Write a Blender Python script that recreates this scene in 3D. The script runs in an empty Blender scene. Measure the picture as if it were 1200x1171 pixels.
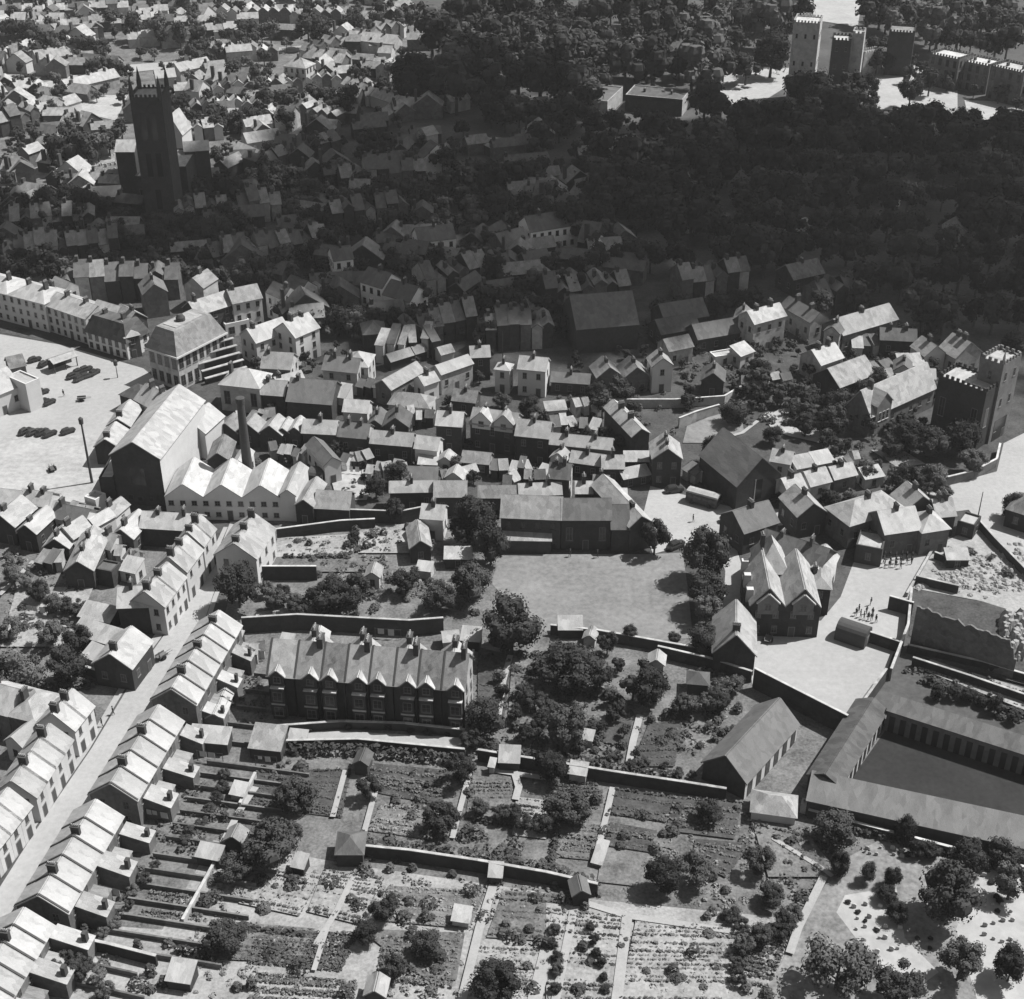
import bpy, math, random
from mathutils import Vector, Matrix, geometry, noise
R = random.Random(7)
S = bpy.context.scene
COL = S.collection
# ---------------------------------------------------------------- camera model
F, PX, PY = 1650.0, 600.0, 585.5
TH = math.radians(31.6); CH = 153.0
def at(x, y, z=0.0):
    a = (x - PX) / F; b = -(y - PY) / F
    dy = math.cos(TH) + b * math.sin(TH); dz = -math.sin(TH) + b * math.cos(TH)
    t = (z - CH) / dz
    return Vector((a * t, dy * t, z))
def scl(y): return (y + 430) * 0.00556
cam = bpy.data.cameras.new('camera'); co = bpy.data.objects.new('camera', cam); COL.objects.link(co)
co.location = (0, 0, CH); co.rotation_euler = (math.pi/2 - TH, 0, 0)
cam.sensor_width = 36; cam.lens = 36 * F / 1200; cam.clip_end = 20000; cam.clip_start = 1
S.camera = co
# ---------------------------------------------------------------- light
EL, AZ = 57.0, 18.0        # sun height, degrees beyond due right
e, z_ = math.radians(EL), math.radians(AZ)
SUN = Vector((math.cos(e)*math.cos(z_), math.cos(e)*math.sin(z_), math.sin(e)))
sl = bpy.data.lights.new('sun', 'SUN'); sl.energy = 4.6; sl.angle = math.radians(0.5); sl.color = (1, 0.99, 0.975)
so = bpy.data.objects.new('sun', sl); COL.objects.link(so)
so.rotation_euler = SUN.to_track_quat('Z', 'Y').to_euler(); so.location = SUN * 500
w = bpy.data.worlds.new('World'); S.world = w; w.use_nodes = True
nt = w.node_tree; nt.nodes.clear()
sky = nt.nodes.new('ShaderNodeTexSky'); sky.sky_type = 'NISHITA'; sky.sun_disc = False
sky.sun_elevation = e; sky.sun_rotation = math.pi/2 - z_; sky.dust_density = 2
bw = nt.nodes.new('ShaderNodeRGBToBW'); bg = nt.nodes.new('ShaderNodeBackground'); bg.inputs[1].default_value = 0.062
ow = nt.nodes.new('ShaderNodeOutputWorld')
nt.links.new(sky.outputs[0], bw.inputs[0]); nt.links.new(bw.outputs[0], bg.inputs[0]); nt.links.new(bg.outputs[0], ow.inputs[0])
S.view_settings.view_transform = 'Standard'; S.view_settings.look = 'None'; S.view_settings.exposure = 0.72; S.view_settings.gamma = 1
S.render.engine = 'CYCLES'; S.cycles.use_denoising = True; S.cycles.max_bounces = 4; S.cycles.diffuse_bounces = 3
S.cycles.transparent_max_bounces = 8
# ---------------------------------------------------------------- materials (a monochrome place: the photograph is black and white)
MATS = {}
def mat(name, base, var=0.25, scale=1.0, rough=0.85, orand=0.0, scale2=None, stripes=None, spec=0.25, sx=1.0, bump=0.0):
    m = bpy.data.materials.new(name); m.use_nodes = True; n = m.node_tree; N = n.nodes; L = n.links
    b = N['Principled BSDF']; b.inputs['Roughness'].default_value = rough; b.inputs['Specular IOR Level'].default_value = spec
    tc = N.new('ShaderNodeTexCoord'); mp = N.new('ShaderNodeMapping'); mp.inputs['Scale'].default_value = (1, sx, 1)
    L.new(tc.outputs['Object'], mp.inputs['Vector'])
    def nz(s, d):
        t = N.new('ShaderNodeTexNoise'); t.inputs['Scale'].default_value = s; t.inputs['Detail'].default_value = d; t.inputs['Roughness'].default_value = 0.65
        L.new(mp.outputs[0], t.inputs['Vector']); return t.outputs['Fac']
    def mth(op, x, y):
        q = N.new('ShaderNodeMath'); q.operation = op
        for i, v in enumerate((x, y)):
            if isinstance(v, (int, float)): q.inputs[i].default_value = v
            else: L.new(v, q.inputs[i])
        return q.outputs[0]
    f1 = nz(scale, 5); val = mth('MULTIPLY', mth('SUBTRACT', f1, 0.5), 2.6 * var)
    if scale2:
        f2 = nz(scale2, 3); val = mth('ADD', val, mth('MULTIPLY', mth('SUBTRACT', f2, 0.5), 2.2 * var))
    if stripes:
        wv = N.new('ShaderNodeTexWave'); wv.inputs['Scale'].default_value = stripes; wv.inputs['Distortion'].default_value = 1.2; wv.bands_direction = 'X'
        L.new(mp.outputs[0], wv.inputs['Vector']); val = mth('ADD', val, mth('MULTIPLY', mth('SUBTRACT', wv.outputs['Fac'], 0.5), var))
    if name in ('ls','sl','ds','wr','br','pb','st'):   # patched slates, mixed bricks
        vo = N.new('ShaderNodeTexVoronoi'); vo.inputs['Scale'].default_value = 1.1 if name in ('ls','sl','ds','wr') else .7; L.new(mp.outputs[0], vo.inputs['Vector'])
        sp = N.new('ShaderNodeSeparateColor'); L.new(vo.outputs['Color'], sp.inputs[0]); val = mth('ADD', val, mth('MULTIPLY', mth('SUBTRACT', sp.outputs[0], 0.5), .34))
    if orand:
        oi = N.new('ShaderNodeObjectInfo'); val = mth('ADD', val, mth('MULTIPLY', mth('SUBTRACT', oi.outputs['Random'], 0.5), 2 * orand))
    v = mth('MULTIPLY', mth('MAXIMUM', mth('ADD', val, 1.0), 0.15), base)
    L.new(v, b.inputs['Base Color'])
    if bump:
        bp = N.new('ShaderNodeBump'); bp.inputs['Strength'].default_value = bump; bp.inputs['Distance'].default_value = 0.3
        L.new(f1, bp.inputs['Height']); L.new(bp.outputs[0], b.inputs['Normal'])
    MATS[name] = m; return m
mat('br', .042, .4, 1.5, orand=.3, scale2=12)         # dark brick
mat('pb', .12, .4, 1.2, orand=.25, scale2=12)        # paler brick
mat('st', .34, .35, .8, orand=.2, scale2=9)           # stone, render
mat('wh', .47, .14, .5, orand=.12, scale2=5)          # whitewash
mat('ls', .29, .32, .5, orand=.22, sx=.5, scale2=7, bump=.3)   # pale slate
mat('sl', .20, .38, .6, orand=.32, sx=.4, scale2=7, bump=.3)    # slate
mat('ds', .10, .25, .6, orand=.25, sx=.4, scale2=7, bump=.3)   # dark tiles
mat('wr', .29, .22, .45, orand=.16, sx=.35, scale2=7, bump=.3)          # whitened roof
mat('ca', .055, .3, 2)      # chimney brick
mat('po', .32, .2, 3)       # pots
mat('gl', .02, .1, 2, rough=.15, spec=.5)
mat('fr', .16, .1, 3); mat('fw', .5, .1, 3); mat('vw', .82, .08, 1)
mat('dr', .06, .3, 2)
mat('le', .046, .45, .35, orand=.28, scale2=3, spec=.1)
mat('ly', .03, .35, .5, orand=.25, scale2=3, spec=.08)
mat('lp', .095, .42, .35, orand=.22, scale2=3, spec=.1)
mat('tr', .07, .3, 3)
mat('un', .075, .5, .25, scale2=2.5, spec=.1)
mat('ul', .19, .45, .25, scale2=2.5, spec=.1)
mat('cr', .11, .5, .3, scale2=3, spec=.1)
mat('ground', .06, .6, .08, scale2=.9, bump=.5)
mat('field', .165, .45, .05, scale2=.9, spec=.05)
mat('gard', .12, .8, .22, scale2=2.2, spec=.05)
mat('gardl', .235, .55, .2, scale2=2.0, spec=.05)
mat('gardd', .06, .7, .25, scale2=2.2, spec=.05)
mat('court', .03, .4, .08, scale2=1, spec=.05)
mat('bank', .02, .5, .3, scale2=2)
mat('lawn', .30, .25, .1, scale2=.6, spec=.05)
mat('road', .29, .2, .07, scale2=1.2, spec=.1)
mat('yard', .28, .2, .045, scale2=.9, spec=.1)
mat('pale', .30, .3, .1, scale2=.8, spec=.05)
mat('path', .27, .2, .3, scale2=3)
mat('kerb', .28, .15, .5)
mat('rub', .24, .4, .2, scale2=1.6, bump=.8)
mat('churchy', .17, .7, .12, scale2=1.2)
mat('car', .028, .15, 1, rough=.3, spec=.5, orand=.4)
mat('ty', .02, .1, 1)
mat('cloth', .05, .3, 5, orand=.5); mat('skin', .35, .1, 5); mat('cl', .8, .05, .01)
M = MATS
# ---------------------------------------------------------------- mesh building
class MB:
    def __init__(s): s.v = []; s.f = []; s.m = []; s.ms = []
    def mi(s, k):
        if k not in s.ms: s.ms.append(k)
        return s.ms.index(k)
    def poly(s, pts, k='br'):
        i = len(s.v); s.v += [tuple(p) for p in pts]; s.f.append(tuple(range(i, i+len(pts)))); s.m.append(s.mi(k))
    def solid(s, pts, faces, k):
        i = len(s.v); s.v += [tuple(p) for p in pts]
        for q in faces: s.f.append(tuple(i+j for j in q)); s.m.append(s.mi(k))
    def box(s, x0, y0, z0, x1, y1, z1, k='br'):
        s.solid([(x0,y0,z0),(x1,y0,z0),(x1,y1,z0),(x0,y1,z0),(x0,y0,z1),(x1,y0,z1),(x1,y1,z1),(x0,y1,z1)],
                [(3,2,1,0),(4,5,6,7),(0,1,5,4),(1,2,6,5),(2,3,7,6),(3,0,4,7)], k)
    def lathe(s, prof, n, k, cx=0, cy=0, close=True):
        i = len(s.v)
        for r, z in prof:
            for j in range(n):
                t = 2*math.pi*(j+.5)/n; s.v.append((cx + r*math.cos(t), cy + r*math.sin(t), z))
        for a in range(len(prof)-1):
            for j in range(n):
                s.f.append((i+a*n+j, i+a*n+(j+1)%n, i+(a+1)*n+(j+1)%n, i+(a+1)*n+j)); s.m.append(s.mi(k))
        if close: s.f.append(tuple(i+(len(prof)-1)*n+j for j in range(n))); s.m.append(s.mi(k))
    def tube(s, p, q, r0, r1, k, n=6):
        p, q = Vector(p), Vector(q); d = (q-p).normalized(); a = d.orthogonal().normalized(); b = d.cross(a)
        pts = [p + (a*math.cos(t)+b*math.sin(t))*r0 for t in [2*math.pi*j/n for j in range(n)]] + [q + (a*math.cos(t)+b*math.sin(t))*r1 for t in [2*math.pi*j/n for j in range(n)]]
        s.solid(pts, [(j, (j+1)%n, n+(j+1)%n, n+j) for j in range(n)] + [tuple(range(n))[::-1], tuple(range(n, 2*n))], k)
    def mesh(s, name):
        me = bpy.data.meshes.new(name); me.from_pydata(s.v, [], s.f)
        for k in s.ms: me.materials.append(M[k])
        me.polygons.foreach_set('material_index', s.m); me.update(); return me
CACHE = {}
def cached(key, fn, name):
    if key not in CACHE:
        b = MB(); fn(b); CACHE[key] = b.mesh(name)
    return CACHE[key]
def ob(name, me, parent=None, loc=(0,0,0), rz=0.0, sc=None):
    if isinstance(me, MB): me = me.mesh(name)
    o = bpy.data.objects.new(name, me); COL.objects.link(o); o.location = loc; o.rotation_euler = (0,0,rz)
    if sc is not None: o.scale = sc if hasattr(sc, '__len__') else (sc,sc,sc)
    if parent is not None: o.parent = parent
    return o
def tag(o, label=None, cat=None, group=None, kind=None):
    if label and len(label.split()) > 16: print('LONG', label)
    if label: o['label'] = label
    if cat: o['category'] = cat
    if group: o['group'] = group
    if kind: o['kind'] = kind
    return o
def thing(name, label, cat, loc, rz=0.0, group=None, sc=None):
    return tag(ob(name, None, None, loc, rz, sc), label, cat, group)
ORD = 'first second third fourth fifth sixth seventh eighth ninth tenth eleventh twelfth thirteenth fourteenth fifteenth sixteenth seventeenth eighteenth nineteenth twentieth'.split()
def nth(i):
    if i < 20: return ORD[i]
    t = {20:'twenty', 30:'thirty', 40:'forty'}[(i+1)//10*10]; u = (i+1) % 10
    return t[:-1]+'ieth' if u == 0 else t + '-' + ORD[u-1]
# ---------------------------------------------------------------- ground sheets
NP = [0]
def patch(name, pts, m, kind='structure', label=None):
    NP[0] += 1; z = .02 + .006*NP[0]
    P = [at(x, y) for x, y in pts]
    tri = geometry.tessellate_polygon([P]); b = MB()
    b.v = [(p.x, p.y, z) for p in P]; b.mi(m)
    for t in tri:
        a, c, d = (P[i] for i in t); n = (c-a).cross(d-a)
        b.f.append(tuple(t) if n.z > 0 else tuple(t[::-1])); b.m.append(0)
    return tag(ob(name, b), kind=kind)
def line_strip(name, pts, wd, m, zoff=0):
    NP[0] += 1; z = .02 + .006*NP[0]; P = [at(x, y) for x, y in pts]; b = MB(); L = []; 
    for i, p in enumerate(P):
        d = (P[min(i+1, len(P)-1)] - P[max(i-1, 0)]).normalized(); n = Vector((-d.y, d.x, 0))*wd*.36; L.append((p+n, p-n))
    for i in range(len(L)-1):
        b.poly([(q.x, q.y, z) for q in (L[i][1], L[i+1][1], L[i+1][0], L[i][0])], m)
    return tag(ob(name, b), kind='structure')
# ---------------------------------------------------------------- linear things
def wallrun(label, pts, h, t=.35, m='pb', name='garden_wall', cat='wall', cap='st', group=None):
    P = [at(x, y) for x, y in pts]; o = P[0].copy(); w_ = MB(); c_ = MB()
    for i in range(len(P)-1):
        p, q = P[i]-o, P[i+1]-o; d = (q-p).normalized(); n = Vector((-d.y, d.x, 0))
        def pr(mb, hw, z0, z1, k):
            a = [p-n*hw, q-n*hw, q+n*hw, p+n*hw]
            mb.solid([(v.x,v.y,z0) for v in a]+[(v.x,v.y,z1) for v in a], [(3,2,1,0),(4,5,6,7),(0,1,5,4),(1,2,6,5),(2,3,7,6),(3,0,4,7)], k)
        e_ = .004*i
        pr(w_, t/2+e_, 0, h-e_, m)
        if cap: pr(c_, t/2+.05+e_, h-e_+.003, h+.12+e_, cap)
    r = thing(name, label, cat, o, group=group); ob('brickwork', w_, r)
    if cap: ob('coping', c_, r)
    return r
def leafquad(b, p, n, s, k):
    n = n.normalized(); a = n.orthogonal().normalized(); c = n.cross(a); t = R.random()*6.3
    u = a*math.cos(t)+c*math.sin(t); v = n.cross(u)
    b.poly([p-u*s-v*s*.7, p+u*s-v*s*.5, p+u*s*.8+v*s*.8, p-u*s*.7+v*s], k)
def clump(b, c, r, hh, n, s, k):
    for _ in range(n):
        t = R.random()*6.283; zz = R.random(); rr = math.sqrt(1-zz*zz)*(.7+.35*R.random())
        d = Vector((rr*math.cos(t), rr*math.sin(t), zz))
        leafquad(b, Vector(c)+Vector((d.x*r, d.y*r, d.z*hh)), d+Vector((R.uniform(-.5,.5), R.uniform(-.5,.5), R.uniform(-.2,.6))), s*R.uniform(.7,1.3), k)
def hedge(label, pts, h=1.8, wd=1.4, m='le', group=None):
    P = [at(x, y) for x, y in pts]; o = P[0].copy(); b = MB()
    for i in range(len(P)-1):
        p, q = P[i]-o, P[i+1]-o; L = (q-p).length; n = max(2, int(L/.7))
        for j in range(n):
            c = p.lerp(q, (j+R.random())/n); clump(b, c, wd*R.uniform(.45,.7), h*R.uniform(.75,1.1), 16, .26, m)
    return tag(ob('hedge', b, None, o), label, 'hedge', group)
# ---------------------------------------------------------------- trees
def crown_mesh(seed, kind, m):
    rr = random.Random(seed); R.seed(seed); b = MB()
    blobs = []
    nb = {'round': 30, 'loose': 24, 'yew': 16, 'cone': 18}[kind]
    for i in range(nb):
        while 1:
            x, y, z = rr.uniform(-1,1), rr.uniform(-1,1), rr.uniform(-1,1)
            if .25 < x*x+y*y+z*z < 1: break
        if kind == 'round': c = (x*.38, y*.38, .60+z*.30-.14*abs(x)); r = rr.uniform(.07,.2)
        elif kind == 'loose': c = (x*.40, y*.40, .60+z*.30); r = rr.uniform(.08,.16)
        elif kind == 'yew': c = (x*.28, y*.28, .52+z*.34); r = rr.uniform(.14,.22)
        else:
            t = rr.random(); f = (1-t)*.36+.03; a = rr.random()*6.28; c = (math.cos(a)*f, math.sin(a)*f, .15+t*.75); r = .06+.13*(1-t)
        blobs.append((Vector(c), r))
    per = 4200//nb
    for c, r in blobs:
        # solid heart of each clump so sky does not show through it
        n = 5; i0 = len(b.v)
        for lat in range(1, 4):
            for j in range(6):
                t = math.pi*lat/4; a = 6.283*j/6; q = c + Vector((math.sin(t)*math.cos(a), math.sin(t)*math.sin(a), math.cos(t)))*r*.78; b.v.append(tuple(q))
        for la in range(2):
            for j in range(6): b.f.append((i0+la*6+j, i0+(la+1)*6+j, i0+(la+1)*6+(j+1)%6, i0+la*6+(j+1)%6)); b.m.append(b.mi(m))
        b.f.append(tuple(i0+j for j in range(6))); b.m.append(0); 
        for _ in range(per):
            d = Vector((rr.gauss(0,1), rr.gauss(0,1), rr.gauss(0,1)+.15)).normalized()
            p = c + d*r*rr.uniform(.85,1.22)
            leafquad(b, p, d + Vector((rr.uniform(-.6,.6), rr.uniform(-.6,.6), rr.uniform(-.3,.6))), rr.uniform(.011,.024), m)
    return b.mesh('crown')
def trunk_mesh(seed):
    rr = random.Random(seed); b = MB()
    b.tube((0,0,-.02), (.01,0,.22), .035, .026, 'tr', 8); b.tube((.01,0,.21), (0,.01,.62), .026, .01, 'tr', 6)
    for i in range(6):
        a = rr.random()*6.28; z = rr.uniform(.2,.42); L = rr.uniform(.18,.3)
        b.tube((0,0,z), (math.cos(a)*L, math.sin(a)*L, z+rr.uniform(.14,.28)), .014, .004, 'tr', 5)
    return b.mesh('trunk')
CR = {}
for k_, kind_, m_ in (('r','round','le'),('l','loose','le'),('p','loose','lp'),('q','round','lp'),('y','yew','ly'),('d','round','ly'),('c','cone','ly')):
    CR[k_] = [crown_mesh(31*i+ord(k_), kind_, m_) for i in range(3 if k_ in 'rld' else 2)]
TRK = [trunk_mesh(i) for i in range(3)]
TN = {'r':('tree','tree'),'l':('tree','tree'),'p':('tree','tree'),'q':('tree','tree'),'y':('yew_tree','tree'),'d':('tree','tree'),'c':('conifer','tree'),'b':('bush','bush')}
def tree(label, cx, cy, wpx, kind='r', k=1.0, group=None, bush=False):
    s = scl(cy+20); wd = wpx/s; H = wd*k; p = at(cx, cy, H*.58); g = Vector((p.x, p.y, 0))
    nm, ct = ('bush', 'bush') if bush else TN[kind]
    r = thing(nm, label, ct, g, R.random()*6.28, group, (wd*R.uniform(.85,1.15), wd*R.uniform(.85,1.15), H*R.uniform(.9,1.1)))
    if not bush: ob('trunk', R.choice(TRK), r)
    ob('foliage' if bush else 'crown', R.choice(CR[kind]), r, loc=(0,0,-.14 if bush else 0))
    return r
WD = MB()
def wood_tree(cx, cy, wpx, m='le', k=1.0, q=420):
    wpx *= R.uniform(.7,1.3); s = scl(cy+20); wd = wpx/s; H = wd*k; p = at(cx, cy, H*.58); g = Vector((p.x, p.y, 0)); rr = R
    WD.tube(g, g+Vector((0,0,H*.5)), wd*.035, wd*.02, 'tr', 5)
    for _ in range(13):
        a = rr.random()*6.28; e_ = rr.random()*.36*wd; z = rr.uniform(.4,.86)*H; e_ *= 1-.6*max(0, z/H-.6)
        c_ = g+Vector((math.cos(a)*e_, math.sin(a)*e_, z)); r = wd*rr.uniform(.12,.2); i0 = len(WD.v)
        for la in range(1, 4):
            for j in range(6): t = math.pi*la/4; u = 6.283*j/6; WD.v.append(tuple(c_+Vector((math.sin(t)*math.cos(u), math.sin(t)*math.sin(u), math.cos(t)))*r*.8))
        for la in range(2):
            for j in range(6): WD.f.append((i0+la*6+j, i0+(la+1)*6+j, i0+(la+1)*6+(j+1)%6, i0+la*6+(j+1)%6)); WD.m.append(WD.mi(m))
        WD.f.append(tuple(i0+j for j in range(6))); WD.m.append(WD.mi(m))
        for _ in range(q//13):
            d = Vector((rr.gauss(0,1), rr.gauss(0,1), rr.gauss(0,1)+.3)).normalized()
            leafquad(WD, c_+d*r*rr.uniform(.85,1.2), d+Vector((rr.uniform(-.6,.6), rr.uniform(-.6,.6), rr.uniform(-.2,.6))), wd*rr.uniform(.025,.045), m)
def treerow(desc, pts, n, w0, w1, kinds='rrld', k=1.0, jx=6, jy=4, group=None, what='tree', stuff=False):
    st = R.getstate(); R.seed(hash_(desc)); seg = [0]
    for i in range(len(pts)-1): seg.append(seg[-1]+math.dist(pts[i], pts[i+1]))
    for i in range(n):
        t = seg[-1]*(i+.5)/n; j = max(q for q in range(len(seg)-1) if seg[q] <= t); f = (t-seg[j])/(seg[j+1]-seg[j])
        x = pts[j][0]+(pts[j+1][0]-pts[j][0])*f; y = pts[j][1]+(pts[j+1][1]-pts[j][1])*f
        wd = R.uniform(w0, w1)
        if stuff: wood_tree(x+R.uniform(-jx, jx), y+R.uniform(-jy, jy), wd, R.choice(('le','ly','le','lp') if 'q' in kinds else ('le','ly')), k*R.uniform(.85,1.15)); continue
        tree(f"{nth(i)} {what} from the left in {desc}", x+R.uniform(-jx, jx), y+R.uniform(-jy, jy), wd, R.choice(kinds), k*R.uniform(.85,1.15), group or desc)
    R.setstate(st)
def hash_(s):
    h = 7
    for c in s: h = (h*31+ord(c)) % 1000003
    return h
# ---------------------------------------------------------------- buildings
def win_mesh(w_, h_, fr='fr'):
    def f(b):
        b.box(-w_/2, -.05, 0, w_/2, .02, h_, fr)
        t = .09
        b.box(-w_/2+t, -.062, t, -.03, -.03, h_/2-.03, 'gl'); b.box(.03, -.063, t, w_/2-t, -.03, h_/2-.03, 'gl')
        b.box(-w_/2+t, -.062, h_/2+.03, -.03, -.03, h_-t, 'gl'); b.box(.03, -.063, h_/2+.03, w_/2-t, -.03, h_-t, 'gl')
        b.box(-w_/2-.1, -.14, -.1, w_/2+.1, .01, -.003, fr)
    return cached(('win', w_, h_, fr), f, 'window')
def door_mesh():
    def f(b):
        b.box(-.6, -.06, 0, .6, .02, 2.3, 'fr'); b.box(-.48, -.085, .003, .48, -.03, 2.15, 'dr')
    return cached(('door',), f, 'door')
def chim_mesh(big=1):
    def f(b):
        b.box(-.8*big, -.42*big, -2.2, .8*big, .42*big, 1.5*big, 'ca'); b.box(-.9*big, -.5*big, 1.5*big+.003, .9*big, .5*big, 1.72*big, 'ca')
        for i in range(4): b.lathe([(.15*big, 1.72*big), (.12*big, 2.25*big)], 6, 'po', cx=(-.57+.38*i)*big)
    return cached(('ch', big), f, 'chimney')
def slab(b, p, t, k):
    p = [Vector(q) for q in p]; n = (p[1]-p[0]).cross(p[3]-p[0]).normalized()
    if n.z < 0: p = p[::-1]; n = -n
    q = [v+n*.015 for v in p] + [v+n*t for v in p]
    b.solid(q, [(3,2,1,0),(4,5,6,7),(0,1,5,4),(1,2,6,5),(2,3,7,6),(3,0,4,7)], k)
def gable_roof(b, x0, x1, y0, y1, h, r, k, along=True, o=.25):
    if along:
        ym = (y0+y1)/2; sl_ = r/((y1-y0)/2)
        slab(b, [(x0-o, y0-o, h-sl_*o), (x1+o, y0-o, h-sl_*o), (x1+o, ym, h+r), (x0-o, ym, h+r)], .2, k)
        slab(b, [(x0-o, y1+o, h-sl_*o), (x1+o, y1+o, h-sl_*o), (x1+o, ym, h+r+.002), (x0-o, ym, h+r+.002)], .2, k)
    else:
        xm = (x0+x1)/2; sl_ = r/((x1-x0)/2)
        slab(b, [(x0-o, y0-o, h-sl_*o), (x0-o, y1+o, h-sl_*o), (xm, y1+o, h+r), (xm, y0-o, h+r)], .2, k)
        slab(b, [(x1+o, y0-o, h-sl_*o), (x1+o, y1+o, h-sl_*o), (xm, y1+o, h+r+.002), (xm, y0-o, h+r+.002)], .2, k)
def penta(b, x0, x1, y0, y1, h, r, k, along=True, z0=0):
    if along:
        ym = (y0+y1)/2
        P = [(x0,y0,z0),(x0,y1,z0),(x0,y1,h),(x0,ym,h+r),(x0,y0,h)]; Q = [(x1,)+p[1:] for p in P]
        b.solid(P+Q, [(4,3,2,1,0),(5,6,7,8,9),(0,5,9,4),(1,2,7,6),(0,1,6,5),(4,9,8,3),(3,8,7,2)], k)
    else:
        xm = (x0+x1)/2
        P = [(x0,y0,z0),(x1,y0,z0),(x1,y0,h),(xm,y0,h+r),(x0,y0,h)]; Q = [(p[0],y1,p[2]) for p in P]
        b.solid(P+Q, [(0,1,2,3,4),(9,8,7,6,5),(0,4,9,5),(1,6,7,2),(0,5,6,1),(4,3,8,9),(3,2,7,8)], k)
def hip_roof(b, x0, x1, y0, y1, h, r, k, o=.3, flat=0):
    x0 -= o; x1 += o; y0 -= o; y1 += o; W, D = x1-x0, y1-y0; i = min(W, D)/2*(1-flat)
    a = [(x0,y0,h-.1),(x1,y0,h-.1),(x1,y1,h-.1),(x0,y1,h-.1)]; t = [(x0+i,y0+i,h+r),(x1-i,y0+i,h+r),(x1-i,y1-i,h+r),(x0+i,y1-i,h+r)]
    if abs(W-D) < .1 and not flat: 
        b.solid(a+[((x0+x1)/2,(y0+y1)/2,h+r)], [(3,2,1,0),(0,1,4),(1,2,4),(2,3,4),(3,0,4)], k); return
    if flat: b.solid(a+t, [(3,2,1,0),(4,5,6,7),(0,1,5,4),(1,2,6,5),(2,3,7,6),(3,0,4,7)], k)
    elif W > D: b.solid(a+[t[0], t[1]], [(3,2,1,0),(0,1,5,4),(1,2,5),(2,3,4,5),(3,0,4)], k)
    else: b.solid(a+[t[0], t[3]], [(3,2,1,0),(0,1,4),(1,2,5,4),(2,3,5),(3,0,4,5)], k)
def merlons(b, x0, x1, y0, y1, h, k, mh=.75, mw=.6, t=.4):
    for (ax, ay, bx, by, nx, ny) in ((x0,y0,x1,y0,0,1),(x1,y0,x1,y1,-1,0),(x1,y1,x0,y1,0,-1),(x0,y1,x0,y0,1,0)):
        L = math.dist((ax,ay),(bx,by)); n = max(2, int(L/(2*mw))); 
        for i in range(n):
            f0 = (i+.25)/n; f1 = (i+.75)/n
            xa, ya, xb, yb = ax+(bx-ax)*f0, ay+(by-ay)*f0, ax+(bx-ax)*f1, ay+(by-ay)*f1
            xs = sorted((xa, xb, xa+nx*t, xb+nx*t)); ys = sorted((ya, yb, ya+ny*t, yb+ny*t))
            b.box(xs[0], ys[0], h+.003, xs[-1], ys[-1], h+mh, k)
DK = HK = 1.0
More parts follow.
